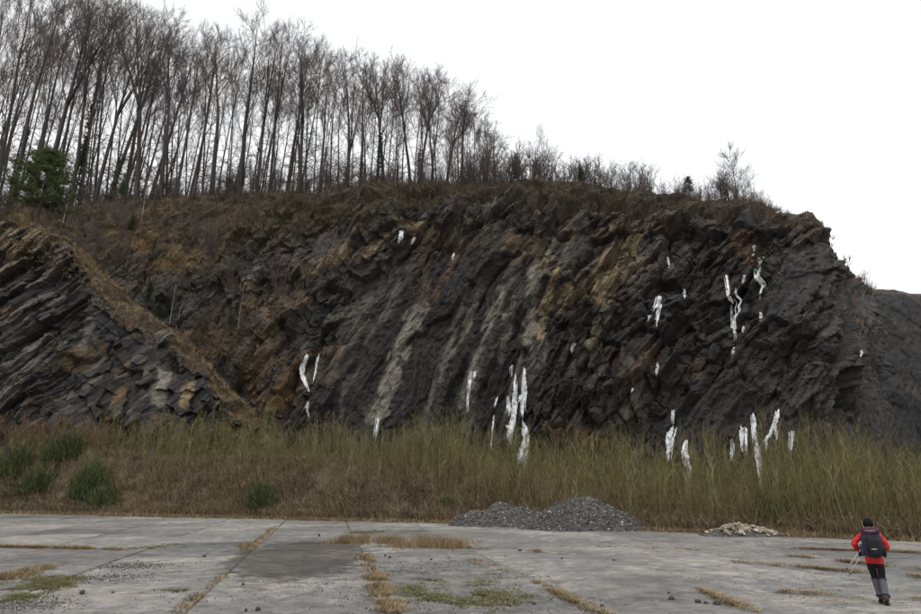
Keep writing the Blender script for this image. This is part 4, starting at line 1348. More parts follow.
for i in range(16):
    px = -30 + 130 * (i + r5.random()) / 16
    me = RED[i % 2]
    plant('red_twig_shrub', [('stems', me[0]), ('twigs', me[1])], bank_pt(px, r5.uniform(7, 12)), (0, 0, r5.uniform(0, 6)), r5.uniform(1.2, 1.9), 'red-brown leafless shrub on the bank crest in front of the outcrop', 'shrub', 'red-brown shrubs in front of the outcrop')
for i, (px, d) in enumerate(((58, 8), (140, 8), (160, 9), (186, 7.5), (200, 9), (222, 8), (335, 9))):
    me = OLV[i % 2]
    plant('willow_shrub', [('stems', me[0]), ('twigs', me[1])], bank_pt(px, d), (0, 0, r5.uniform(0, 6)), r5.uniform(0.95, 1.4), 'many-stemmed pale willow shrub standing taller than the saplings on the bank', 'shrub', 'tall willow shrubs on the bank')

p = bank_pt(893, 22)
plant('thin_tree', [('trunk', SMALL[0][0]), ('crown', SMALL[0][1])], p, (0, 0, 1), (0.7, 0.7, 0.8), 'thin bare young tree in front of the far quarry wall', 'tree')

# ------------------------------------------------------------------ frozen seepage on the rock
def ice(name, strands, label, group=None):
    """strands: (polyline in the face, half width at top, at bottom) each drawn as a run of lumpy frozen drips"""
    rg2 = np.random.default_rng(abs(hash(label)) % 1000 if False else sum(map(ord, label)))
    mb = MB()
    top = None
    for pts, w0, w1 in strands:
        pts = np.array(pts, float)
        L = np.concatenate([[0], np.cumsum(np.hypot(*np.diff(pts, axis=0).T))])
        ndr = max(3, int(round(max(w0, w1) * 2.6)))
        for k in range(ndr + 3):
            t0 = 0 if k == 0 else rg2.uniform(0, 0.6) * rg2.random()
            t0 = min(t0, 0.55)
            t1 = 1 if k == 0 else rg2.uniform(0.35, 1.0)
            t1 = max(t1, t0 + 0.3)
            n = max(5, int((t1 - t0) * L[-1] / 1.3))
            off = rg2.uniform(-1, 1) if k else 0
            thin_ = 1.0
            if k >= ndr:
                off = rg2.choice((-1, 1)) * rg2.uniform(0.9, 1.6); thin_ = 0.45
            P_ = []; R_ = []
            for i in range(n):
                f = t0 + (t1 - t0) * i / (n - 1)
                w = w0 + (w1 - w0) * f
                x = np.interp(f * L[-1], L, pts[:, 0]) + off * w * 0.75 + rg2.normal(0, 0.18)
                y = np.interp(f * L[-1], L, pts[:, 1])
                q = on_rock(x, y, (cliff, outcrop))
                if q is None:
                    continue
                P_.append(np.array(q))
                e = i / (n - 1)
                pr = min(1.0, e / 0.12 + 0.35) * min(1.0, (1 - e) / 0.22 + 0.12)
                R_.append(max(0.03, w * 0.125 * (0.40 if ndr > 3 else 0.5) * pr * thin_ * rg2.uniform(0.45, 1.35)))
            if len(P_) < 4:
                continue
            P_ = np.array(P_)
            # ice hangs in front of the rock: never further back than what it flowed over just above by much
            P_[:, 1] = np.minimum(P_[:, 1], np.minimum.accumulate(P_[:, 1]) + 0.35)
            P_[1:-1] = 0.25 * P_[:-2] + 0.5 * P_[1:-1] + 0.25 * P_[2:]
            P_[:, 1] -= np.array(R_) * 0.35
            mb.tube(P_, np.array(R_), 7)
            if top is None:
                top = P_[0]
    if top is None:
        return
    v = [x - top for x in mb.v]; mb.v = v
    o = mb.build(name, M['ice'], None, True)
    o.location = Vector(top)
    tag(o, label, 'ice', group)

SM = 'small ice patches scattered on the face'
ice('icicle', [([(402, 230), (401, 237), (399, 244)], 2.2, 2.6)], 'curved white icicle under the tan ledge at the top of the face')
ice('icicle', [([(415, 237), (411, 245)], 1.4, 1.6)], 'thin small icicle right beside the curved one under the top ledge')
ice('icicle', [([(454.5, 253), (453, 260)], 1.4, 1.2)], 'tiny ice spot at the top of a rusty streak')
ice('frozen_seep', [([(307, 354), (303, 368), (304, 380), (309, 392)], 2.4, 2.2)], 'curved white frozen seep low on the left of the face')
ice('frozen_seep', [([(319, 353), (316, 368), (313, 384)], 1.1, 1.2)], 'thin broken ice line just right of the curved seep on the left')
ice('frozen_seep', [([(308, 402), (307, 410), (309, 418)], 0.9, 0.9)], 'faint ice drips below the curved seep on the left')
ice('icicle', [([(378, 417), (376, 430), (375, 444)], 1.6, 1.6)], 'single narrow icicle at the foot of the pale rock streak')
ice('icicle', [([(471, 371), (469, 390), (467.5, 413)], 1.6, 1.5), ([(474.5, 371), (474, 379)], 1.4, 1.3)], 'long thin icicle with a short one at its top, left of the tall frozen falls')
ice('frozen_seep', [([(498, 397), (494.5, 408)], 1.3, 1.2), ([(494, 415), (492, 435), (491, 452)], 0.6, 0.7)], 'broken dotted ice trail left of the tall frozen falls')
ice('frozen_fall', [([(511.5, 365), (511, 377)], 1.5, 1.4), ([(515.5, 374), (515, 395), (514, 418), (511, 432), (509, 446)], 1.9, 3.2), ([(508, 396), (509, 417)], 1.2, 2.6), ([(507, 425), (511, 432)], 2.0, 2.4)], 'left of the two tall frozen falls, ragged and narrower')
ice('frozen_fall', [([(524, 368), (524.5, 392), (523, 405), (522.5, 422)], 2.2, 2.6), ([(522, 395), (520, 403)], 2.2, 2.5), ([(522, 420), (526, 438), (521, 452), (516, 469)], 3.0, 3.4), ([(527, 436), (525, 455), (524, 470)], 2.6, 2.6)], 'tallest frozen fall, widening into a white apron at its foot')
ice('icicle', [([(575, 343), (572, 349), (570.5, 355)], 1.8, 2.0)], 'small white icicle high in the middle of the face under an overhang')
ice('frozen_seep', [([(659, 296), (657, 305), (653, 312)], 3.0, 2.6), ([(660, 304), (657, 318), (656.5, 327)], 2.2, 1.5), ([(650, 315), (648, 321)], 1.4, 1.0)], 'broad white ice patch below the fractured tan blocks')
ice('icicle', [([(668, 257), (669, 269)], 1.4, 1.2)], 'small icicle above and right of the broad ice patch')
ice('icicle', [([(684, 289), (684.5, 299)], 1.3, 1.2)], 'tiny icicle on dark rock right of the broad ice patch')
ice('icicle', [([(657.5, 362), (657.5, 370), (656, 377)], 1.5, 1.7)], 'short icicle in the dark middle of the face right of a rusty patch')
ice('icicle', [([(633, 388), (629.5, 396)], 1.2, 1.1)], 'faint short icicle below the rusty patch')
ice('frozen_fall', [([(758, 256), (758, 268), (757, 276), (760, 288), (760, 299)], 3.2, 1.4), ([(755, 268), (756, 282)], 1.8, 1.2)], 'thick tapering white ice fall high on the right below a rusty spot')
ice('icicle', [([(754, 245), (753.5, 252)], 1.1, 0.9), ([(754, 254), (751, 257)], 1.2, 1.2)], 'two ice drops just above the thick tapering fall')
ice('icicle', [([(744, 275), (743, 284)], 1.2, 1.1)], 'small icicle left of the thick tapering fall')
ice('frozen_fall', [([(725.5, 275), (728, 290), (729, 299), (728.5, 307)], 1.8, 1.9)], 'left upper strand of the double ice fall on the right of the face')
ice('frozen_fall', [([(735.5, 288), (735, 303), (733.5, 318), (734.5, 333), (734, 342)], 1.5, 2.2), ([(731, 305), (732, 330)], 0.9, 1.3)], 'right longer strand of the double ice fall, thin and ragged')
ice('icicle', [([(761, 312), (760.5, 321)], 1.7, 1.5)], 'oval ice blob below the thick tapering fall')
ice('icicle', [([(744, 326), (743, 333)], 1.3, 1.3)], 'small ice blob beside the foot of the ragged strand')
ice('icicle', [([(734, 347), (732, 356)], 1.4, 1.4)], 'small ice tip below the ragged strand')
ice('frozen_fall', [([(673.5, 410), (672.5, 425)], 1.5, 1.6), ([(673, 426), (670, 440), (669, 452), (668, 463)], 3.4, 2.4), ([(668, 432), (667, 448)], 1.6, 1.6)], 'white ice fall at the cliff foot, thin at top with a swollen middle')
ice('frozen_fall', [([(687, 440), (684, 452), (686, 468)], 2.0, 4.2), ([(688, 455), (689, 470), (689, 488)], 2.6, 1.6)], 'pointed ice cone at the cliff foot half hidden by saplings')
ice('icicle', [([(732.5, 439), (732, 462)], 2.0, 1.6)], 'short faint icicle left of the ice group at the right foot')
ice('icicle', [([(741, 425), (742, 452)], 1.8, 1.9), ([(745, 427), (745.5, 458)], 1.9, 1.6)], 'double icicle of the ice group at the right foot')
ice('frozen_fall', [([(753, 413), (754, 430), (755.5, 446)], 2.2, 2.0), ([(756, 442), (759, 465), (761, 498)], 3.0, 1.4)], 'tallest icicle of the group at the right foot, trailing into the saplings')
ice('frozen_fall', [([(778.5, 409), (776, 422), (771, 433), (763, 442)], 2.4, 2.2), ([(776, 425), (776, 443)], 1.8, 1.2), ([(766, 436), (766, 452)], 1.2, 0.9)], 'slanting ice fall leaning towards the tallest icicle at the right foot')
ice('icicle', [([(791.5, 431), (790.5, 445), (791, 456)], 2.2, 1.4)], 'separate icicle right of the slanting ice fall')
ice('icicle', [([(862, 350), (861, 357)], 1.4, 1.1)], 'lone ice spot on the corner of the cliff')

# ------------------------------------------------------------------ gravel heaps, rubble heap, loose stones
def heap(name, peaks, label, seed, nst):
    """peaks: list of (x, y, radius x, radius y, height)"""
    r = np.random.default_rng(seed)
    x0 = min(p[0] - p[2] for p in peaks) - 0.6; x1 = max(p[0] + p[2] for p in peaks) + 0.6
    y0 = min(p[1] - p[3] for p in peaks) - 0.6; y1 = max(p[1] + p[3] for p in peaks) + 0.6
    def hz(x, y):
        z = np.zeros_like(x) - 0.2
        for (a_, b_, c_, d_, e_) in peaks:
            d = np.hypot((x - a_) / c_, (y - b_) / d_) + fbm(x * 0.7, y * 0.7, 4, seed) * 0.3
            z = np.maximum(z, e_ * 1.12 * (1 - d) * np.where(d < 0.15, 0.97, 1))
        return z + fbm(x * 1.4, y * 1.4, 3, seed + 1) * 0.26 + fbm(x * 5, y * 5, 2, seed + 2) * 0.05
    X, Y = np.meshgrid(np.linspace(x0, x1, 110), np.linspace(y0, y1, 80))
    Z = hz(X, Y)
    cx, cy = (x0 + x1) / 2, (y0 + y1) / 2
    root = plant(name, [], (cx, cy, 0), label=label, cat='gravel heap')
    o = link('mound', grid_mesh('mound', np.stack([X - cx, Y - cy, Z], -1), None, M['mound'], True), root)
    mb = MB()
    tp = [stone_mesh(r, '', None) for _ in range(6)]
    for k in range(6):
        n = nst // 6
        x = r.uniform(x0, x1, n * 3); y = r.uniform(y0, y1, n * 3); z = hz(x, y)
        m = z > -0.02
        x, y, z = x[m][:n], y[m][:n], z[m][:n]
        mb.scatter(tp[k], np.stack([x - cx, y - cy, z], -1), np.abs(r.normal(0.03, 0.03, len(x))) + 0.022, r, 0.3)
    tag(mb.build('stones', M['gravel'], root), kind='stuff')
    return root
g1_ = floor_at(508, 527); g2_ = floor_at(585, 531)
heap('gravel_heap', [(g1_.x, g1_.y + 1.6, 3.4, 2.2, 1.4), (g1_.x + 1.0, g1_.y + 2.0, 3.0, 2.0, 1.4), (g1_.x - 1.4, g1_.y + 1.4, 2.4, 1.7, 1.05)], 'flat-topped grey gravel heap, the lower of the two by the bank', 301, 4200)
heap('gravel_heap', [(g2_.x, g2_.y + 1.7, 3.3, 2.4, 2.05), (g2_.x + 1.4, g2_.y + 1.3, 2.6, 1.9, 1.25), (g2_.x - 1.2, g2_.y + 1.9, 2.3, 2.0, 1.6)], 'peaked dark gravel heap, the higher of the two by the bank', 302, 4200)

PST = [stone_mesh(rng, 'stone', M['pale_stone']) for _ in range(7)]
rp = floor_at(760, 537)
rub = plant('rubble_heap', [], (rp.x, rp.y + 0.7, 0), sc=(1.25, 1.1, 0.85), label='heap of pale broken rock at the edge of the concrete', cat='rubble heap')
r6 = random.Random(77)
for i in range(330):
    u, v = r6.gauss(0, 0.85), r6.gauss(0, 0.42)
    if abs(u) > 1.95 or abs(v) > 0.9:
        continue
    hgt = max(0.0, 0.72 * (1 - (abs(u + 0.5) / 2.0) ** 1.3) * (1 - (abs(v) / 1.0) ** 1.5)) * (1.0 if u < 0.2 else 0.85)
    sz = 0.05 + 0.17 * r6.random() ** 1.6
    o = link('stone', PST[i % 7], rub, (u, v, max(0.03 + sz * 0.3, hgt * r6.uniform(0.55, 1.0))))
    o.rotation_euler = (r6.uniform(0, 6), r6.uniform(0, 6), r6.uniform(0, 6)); o.scale = (sz, sz, sz)
mb = MB()
xs, ys = np.meshgrid(np.linspace(-2.1, 2.1, 40), np.linspace(-1.0, 1.0, 24))
zz = 0.62 * np.clip(1 - (np.abs(xs + 0.4) / 2.1) ** 1.3, 0, 1) * np.clip(1 - np.abs(ys) ** 1.5, 0, 1) - 0.1 + fbm(xs * 3, ys * 3, 2, 8) * 0.06
link('core', grid_mesh('core', np.stack([xs, ys, zz], -1), None, M['mound'], False), rub)

DST = [stone_mesh(rng, 'stone', M['dark_stone']) for _ in range(4)]
GST = [stone_mesh(rng, 'stone', M['pale_stone']) for _ in range(4)]
spots = [(82, 594, .09), (113, 593, .05), (243, 585, .06), (258, 610, .07), (246, 611, .05), (520, 551, .09), (505, 557, .05), (672, 600, .09), (669, 594, .05), (698, 603, .10), (706, 604, .07), (717, 605, .10), (534, 605, .06), (431, 560, .07), (390, 558, .08), (385, 556, .06),
         (319, 536, .10), (207, 519, .10), (164, 519, .08), (562, 559, .06), (614, 561, .06), (383, 609, .07), (204, 557, .08), (49, 583, .08), (602, 607, .06), (530, 603, .05)]
for i, (x, y, s_) in enumerate(spots):
    p = floor_at(x, y)
    o = link('loose_stone', DST[i % 4], None, (p.x, p.y, s_ * 0.35), i * 1.3, s_)
    tag(o, 'small dark stone lying loose on the grey concrete', 'stone', 'loose dark stones on the concrete')
for i in range(11):                     # pale boulders at the foot of the far wall
    x, y = 868 + i * 6.0 + r6.uniform(-3, 3), r6.uniform(446, 454)
    p = at(x, y, 60 + r6.uniform(-3, 3))
    s_ = r6.uniform(0.35, 0.75)
    gz = drop(p.x, p.y, (bank,))
    o = link('boulder', GST[i % 4], None, (p.x, p.y, (gz.z if gz else 1.5) + s_ * 0.4), r6.uniform(0, 6), s_)
    tag(o, 'pale grey boulder at the foot of the far wall behind the saplings', 'boulder', 'boulders below the far wall')

# ------------------------------------------------------------------ growth in the joints of the yard
mb, mm = MB(), MB()
jt = [blade_tuft(rng, 18, 0.2, 0.16, 0.006, 1.5) for _ in range(4)]
ms = [blade_tuft(rng, 14, 0.05, 0.2, 0.016, 1.0) for _ in range(3)]
def strip(p0, p1, n, width, h, target=mb, tpl=jt):
    a_, b_ = floor_at(*p0), floor_at(*p1)
    t = rng.uniform(0, 1, n)
    d = (b_ - a_).normalized()
    o = rng.normal(0, width, n)
    x = a_.x + (b_.x - a_.x) * t - d.y * o; y = a_.y + (b_.y - a_.y) * t + d.x * o
    o2 = rng.normal(0, 0.25, n); x = x + d.x * o2; y = y + d.y * o2
    keep = fbm(x * 1.3, y * 1.3, 4, 3) + rng.normal(0, 0.15, n) > -0.05
    p = np.stack([x, y, np.full(n, 0.035)], -1)[keep]
    for k in range(len(tpl)):
        q = p[k::len(tpl)]
        if len(q):
            target.scatter(tpl[k], q, rng.uniform(0.6, 1.3, len(q)), rng, 0.2, rng.uniform(0.6, 1.3, len(q)) * h)
strip((345, 542), (470, 547), 2000, 0.6, 2.3)        # the long tan tuft
strip((455, 548), (540, 552), 110, 0.14, 0.8)
strip((364, 556), (372, 572), 90, 0.12, 1.0)
strip((372, 574), (392, 612), 420, 0.16, 0.55)
strip((244, 551), (252, 544), 110, 0.16, 1.0)
strip((252, 547), (276, 527), 120, 0.07, 0.7)
strip((0, 547), (118, 550), 330, 0.10, 0.8)
strip((0, 580), (50, 568), 420, 0.16, 0.9)
strip((180, 612), (222, 577), 60, 0.05, 0.6)
strip((800, 549), (921, 553), 240, 0.12, 0.5)
strip((800, 557), (921, 570), 380, 0.15, 0.5)
strip((740, 563), (921, 577), 300, 0.12, 0.45)
strip((538, 584), (598, 614), 140, 0.08, 0.45)
strip((702, 591), (748, 611), 110, 0.08, 0.45)
strip((780, 592), (921, 600), 160, 0.12, 0.3)
strip((470, 560), (492, 568), 50, 0.15, 0.5)
strip((560, 546), (760, 552), 120, 0.2, 0.3)
for i, j, c in slab_xy:                               # thin growth in the other joints
    for (u0, v0, u1, v1) in ((-.5, -.5, .5, -.5), (-.5, -.5, -.5, .5)):
        n = int(max(0, rng.integers(-14, 18)))
        t = rng.uniform(0, 1, n)
        u = (u0 + (u1 - u0) * t) * SW; v = (v0 + (v1 - v0) * t) * SL
        p = np.stack([c.x + ax_r.x * u + ax_f.x * v, c.y + ax_r.y * u + ax_f.y * v, np.full(n, -0.02)], -1)
        if n:
            mb.scatter(jt[int(rng.integers(0, 4))], p, rng.uniform(0.3, 0.8, n), rng, 0.2)
stuff('joint_grass', mb, M['dry_grass'], 'dry tan grass growing from the joints of the concrete', 'grass')
strip((425, 585), (480, 596), 420, 0.8, 1.0, mm, ms)
strip((470, 590), (470, 606), 150, 0.5, 1.0, mm, ms)
strip((10, 592), (65, 582), 420, 0.35, 1.0, mm, ms)
strip((0, 598), (25, 596), 200, 0.3, 1.0, mm, ms)
strip((180, 591), (190, 592), 70, 0.15, 1.2, mm, ms)
strip((350, 533), (400, 531), 240, 0.5, 1.3, mm, ms)
strip((120, 550), (180, 545), 90, 0.4, 0.8, mm, ms)
strip((0, 588), (60, 578), 500, 0.45, 1.0, mm, ms)
strip((400, 590), (520, 604), 600, 0.7, 1.0, mm, ms)
strip((430, 582), (470, 584), 300, 0.4, 1.0, mm, ms)
strip((500, 574), (520, 580), 120, 0.4, 0.8, mm, ms)
stuff('moss_patches', mm, M['moss'], 'flat green moss patches on the concrete', 'moss')
gv = MB()
gt3 = [stone_mesh(rng, '', None) for _ in range(4)]
def gravel_patch(px, py, n, sx, sy, size):
    c = floor_at(px, py)
    for k in range(4):
        x = c.x + rng.normal(0, sx, n // 4); y = c.y + rng.normal(0, sy, n // 4)
        gv.scatter(gt3[k], np.stack([x, y, np.full(len(x), 0.004)], -1), rng.uniform(0.4, 1.3, len(x)) * size, rng, 0.3)
gravel_patch(500, 602, 900, 1.4, 1.2, 0.022)
gravel_patch(440, 570, 700, 1.5, 1.6, 0.022)
gravel_patch(20, 605, 1000, 0.6, 0.5, 0.02)
gravel_patch(95, 578, 700, 0.8, 0.5, 0.02)
gravel_patch(130, 566, 700, 0.7, 0.5, 0.022)
gravel_patch(310, 590, 400, 2.2, 1.5, 0.018)
gravel_patch(650, 590, 500, 3.0, 2.0, 0.018)
gravel_patch(820, 590, 400, 3.0, 2.0, 0.016)
stuff('loose_gravel', gv, M['gravel'], 'scattered dark grit and gravel on the concrete', 'gravel')

# ------------------------------------------------------------------ the walker
def skin(name, verts, edges, mat, parent, sub=2, root=0):
    """verts: (x, y, z, rx, ry); grown with Skin + Subdivision, then turned into a plain mesh"""
    me = bpy.data.meshes.new(name)
    me.from_pydata([v[:3] for v in verts], edges, [])
    ob = bpy.data.objects.new(name + '_tmp', me)
    col.objects.link(ob)
    ob.modifiers.new('s', 'SKIN')
    for i, v in enumerate(verts):
        sv = me.skin_vertices[0].data[i]
        sv.radius = (v[3], v[4] if len(v) > 4 else v[3])
        sv.use_root = (i == root)
        sv.use_loose = False
    m = ob.modifiers.new('u', 'SUBSURF'); m.levels = m.render_levels = sub
    ob.modifiers['s'].use_smooth_shade = True
    bpy.context.view_layer.update()
    d = bpy.context.evaluated_depsgraph_get()
    nm = bpy.data.meshes.new_from_object(ob.evaluated_get(d))
    bpy.data.objects.remove(ob)
    nm.name = name
    nm.materials.clear(); nm.materials.append(mat)
    for p in nm.polygons:
        p.use_smooth = True
    return link(name, nm, parent)

def chain(n, start=0):
    return [(start + i, start + i + 1) for i in range(n - 1)]

mskin = plain('skin', (0.45, 0.27, 0.2), 0.5, 0.4, 30, 0.1)
mred = mat_noise('red_jacket', [(0.3, (0.36, 0.012, 0.016)), (0.55, (0.56, 0.02, 0.025)), (0.75, (0.64, 0.035, 0.035))], 7.0, 0.65, 1.0, 0.05, detail=3)
mblk = plain('black_trousers', (0.014, 0.014, 0.016), 0.8, 0.2, 20, 0.3)
mgai = plain('grey_gaiters', (0.085, 0.085, 0.10), 0.75, 0.3, 20, 0.25)
mboot = plain('brown_boots', (0.06, 0.038, 0.03), 0.7, 0.3, 20, 0.3)
msole = plain('boot_sole', (0.012, 0.012, 0.012), 0.8)
mhat = plain('black_wool', (0.01, 0.01, 0.011), 0.95, 0.1, 60, 0.4)
mglv = plain('black_gloves', (0.012, 0.012, 0.014), 0.8, 0.2)
mpack = plain('pack_navy', (0.022, 0.024, 0.05), 0.7, 0.3, 18, 0.35)
mpack2 = plain('pack_black', (0.012, 0.012, 0.014), 0.7, 0.3, 18, 0.3)
mpackr = plain('pack_maroon', (0.05, 0.018, 0.03), 0.7, 0.3, 18, 0.3)
mpole = plain('pole_metal', (0.62, 0.62, 0.63), 0.4, 0.5, 30, 0.1, 0.1)
mwht = plain('reflective_grey', (0.45, 0.46, 0.48), 0.5, 0.4)

feet = floor_at(882, 603.5)
HEAD = R(-30)
per = plant('person', [], (feet.x, feet.y, 0.0), (0, 0, HEAD), 0.985, 'walker in a red jacket and black cap seen from behind, carrying a rucksack', 'person')
# joints (x right, y ahead, z up)
sh_l, el_l, wr_l = (-0.175, 0.03, 1.42), (-0.345, -0.05, 1.24), (-0.27, 0.16, 1.04)
sh_r, el_r, wr_r = (0.175, 0.03, 1.42), (0.295, -0.03, 1.19), (0.20, 0.22, 1.08)
hip_l, kn_l, an_l = (-0.10, 0.0, 0.92), (-0.045, 0.13, 0.52), (0.0, 0.10, 0.115)
hip_r, kn_r, an_r = (0.10, 0.0, 0.92), (0.085, 0.06, 0.50), (0.09, -0.17, 0.14)
V_ = [(0, 0, 0.96, .11, .08), (0, .015, 1.15, .10, .07), (0, .025, 1.34, .12, .085), (0, .04, 1.47, .06, .06), (0, .06, 1.54, .052, .055), (0, .085, 1.62, .078, .095), (0, .085, 1.70, .072, .09), (0, .08, 1.755, .035, .04),
      (*sh_l, .058), (*el_l, .043), (*wr_l, .028), (*sh_r, .058), (*el_r, .043), (*wr_r, .028),
      (*hip_l, .085), (*kn_l, .055), (*an_l, .037), (*hip_r, .085), (*kn_r, .055), (*an_r, .037),
      (an_l[0], an_l[1] + .15, .045, .036), (an_r[0], an_r[1] + .15, .05, .036), (0, .19, 1.615, .014), (0, .175, 1.60, .02)]
E_ = [(0, 1), (1, 2), (2, 3), (3, 4), (4, 5), (5, 6), (6, 7), (2, 8), (8, 9), (9, 10), (2, 11), (11, 12), (12, 13), (0, 14), (14, 15), (15, 16), (0, 17), (17, 18), (18, 19), (16, 20), (19, 21), (5, 23), (23, 22)]
skin('body', V_, E_, mskin, per)
J = [(0, -.005, 0.80, .20, .165), (0, .0, 0.92, .195, .16), (0, .005, 1.02, .18, .15), (0, .015, 1.2, .175, .145), (0, .02, 1.37, .175, .14), (0, .035, 1.475, .10, .095), (0, .05, 1.56, .085, .09),
     (sh_l[0], sh_l[1], sh_l[2], .082), (-.27, -.01, 1.335, .078), (*el_l, .07), (-.31, .06, 1.13, .06), (wr_l[0], wr_l[1] - .03, wr_l[2] + .03, .045),
     (sh_r[0], sh_r[1], sh_r[2], .082), (.245, 0, 1.31, .075), (*el_r, .068), (.25, .09, 1.13, .06), (wr_r[0], wr_r[1] - .03, wr_r[2] + .02, .045)]
jk = skin('jacket', J, chain(7) + [(4, 7), (7, 8), (8, 9), (9, 10), (10, 11), (4, 12), (12, 13), (13, 14), (14, 15), (15, 16)], mred, per)
mb = MB()
for v in jk.data.vertices:
    c_ = np.array(v.co)
    f_ = float(fbm(np.array([c_[0] * 9 + c_[2] * 5]), np.array([c_[2] * 16 - c_[1] * 6]), 2, 3)[0])
    v.co = v.co + v.normal * (f_ * 0.02)
mb.tube([(-.168 * math.cos(a_), -.005 - .138 * math.sin(a_), .845) for a_ in np.linspace(0, 2 * math.pi, 22)], [0.014] * 22, 6)
mb.build('hem', mred, jk, True)
mb = MB()
mb.tube([(0, .03, 1.50), (0, .05, 1.585)], [0.098, 0.086], 14)
mb.build('collar', mred, jk, True)
T = [(0, 0, .93, .11, .11), (hip_l[0] + .01, 0, .80, .098, .10), (-.07, .07, .68, .088), (*kn_l, .072), (-.03, .125, .40, .066), (hip_r[0] - .01, 0, .80, .098, .10), (.095, .035, .68, .088), (*kn_r, .072), (.088, 0.0, .40, .066)]
skin('trousers', T, [(0, 1), (1, 2), (2, 3), (3, 4), (0, 5), (5, 6), (6, 7), (7, 8)], mblk, per)
for an, kn in ((an_l, kn_l), (an_r, kn_r)):
    k = np.array(kn); a_ = np.array(an)
    f = lambda t: tuple(k + (a_ - k) * t)
    mb = MB()
    ts_ = [-0.02, .1, .3, .5, .7, .85, .98]
    mb.tube([f(t) for t in ts_], [.070, .076, .078, .074, .068, .069, .078], 16)
    g_ = mb.build('gaiter', mgai, per, True)
    mb = MB()
    mb.tube([f(.0), f(.05)], [.086, .087], 16)
    mb.build('strap', mblk, g_, True)
    mb = MB()
    mb.tube([f(.86), f(.93)], [.086, .088], 16)
    mb.build('strap', mblk, g_, True)
    tilt = 0.0 if an is an_l else 0.18           # the rear heel lifts a little
    ax, ay, az = an
    bo = skin('boot', [(ax, ay - .02, az + .05, .062, .066), (ax, ay - .03, az - .035, .056, .06), (ax, ay + .07, az - .05 - tilt * .12, .05, .05), (ax, ay + .155, az - .06 - tilt * .2, .047, .042), (ax, ay + .20, az - .065 - tilt * .22, .034, .03)], chain(5), mboot, per)
    mb = MB()
    out = [(-.042, -.085), (-.052, -.03), (-.045, .05), (-.055, .13), (-.045, .2), (-.015, .235), (.015, .235), (.045, .2), (.055, .13), (.045, .05), (.052, -.03), (.042, -.085)]
    zt = lambda y: az - .085 - tilt * (y + .09) * 1.1 + 0.0
    n = len(out)
    vv = [(ax + x, ay + y, zt(y)) for x, y in out] + [(ax + x, ay + y, max(0.002, zt(y) - .03)) for x, y in out]
    sm = bpy.data.meshes.new('sole')
    sm.from_pydata(vv, [], [list(range(n)), list(range(2 * n - 1, n - 1, -1))] + [(i, n + i, n + (i + 1) % n, (i + 1) % n) for i in range(n)])
    sm.materials.append(msole)
    link('sole', sm, bo)
ht = skin('cap', [(0, .045, 1.60, .105, .10), (0, .062, 1.66, .118, .128), (0, .072, 1.72, .108, .118), (0, .072, 1.775, .07, .075), (0, .07, 1.80, .03, .03)], chain(5), mhat, per)
for sx in (-1, 1):
    skin('ear', [(sx * .082, .075, 1.635, .012, .016), (sx * .088, .068, 1.61, .012, .02), (sx * .082, .075, 1.585, .009, .012)], chain(3), mskin, per, 1)
    mb = MB(); mb.tube([(sx * .033, .158, 1.64), (sx * .033, .172, 1.64), (sx * .033, .178, 1.64)], [.016, .012, .003], 8); mb.build('eye', mhat, per, True)
mb = MB(); mb.tube([(-.025, .172, 1.565), (0, .178, 1.563), (.025, .172, 1.565)], [.004, .008, .004], 6); mb.build('mouth', mskin, per, True)

def hand(wr, d, side, across):
    """gloved hand closed round a grip; d: direction of the forearm, across: direction of the thing held"""
    w = np.array(wr); d = np.array(d, float); d /= np.linalg.norm(d)
    c = np.array(across, float); c -= d * c.dot(d); c /= np.linalg.norm(c)
    nrm = np.cross(d, c) * side
    vs = [(*w, .031, .026), (*(w + d * .05), .036, .024), (*(w + d * .085), .034, .02)]
    es = [(0, 1), (1, 2)]
    for k in range(4):
        o = c * (k - 1.5) * .021
        b0 = w + d * .085 + o
        L = (.9, 1.0, .95, .8)[k]
        i0 = len(vs)
        vs += [(*b0, .011), (*(b0 + d * .03 * L + nrm * .012), .0105), (*(b0 + d * .036 * L + nrm * .04 * L), .010), (*(b0 + d * .012 + nrm * .05 * L), .009)]
        es += [(2, i0), (i0, i0 + 1), (i0 + 1, i0 + 2), (i0 + 2, i0 + 3)]
    t0 = w + d * .03 - c * .034
    i0 = len(vs)
    vs += [(*t0, .013), (*(t0 + d * .028 - c * .014 + nrm * .02), .0115), (*(t0 + d * .05 + nrm * .042), .010)]
    es += [(1, i0), (i0, i0 + 1), (i0 + 1, i0 + 2)]
    return skin('glove', vs, es, mglv, per, 1)
pole_a, pole_b = np.array((-0.10, 0.16, 1.20)), np.array((-0.56, 0.32, 0.50))
pd = (pole_b - pole_a) / np.linalg.norm(pole_b - pole_a)
hand(wr_l, (0.15, 0.35, -0.55), 1, pd)
hand(wr_r, (-0.5, 0.45, -0.2), -1, (0.1, 0.3, 1))

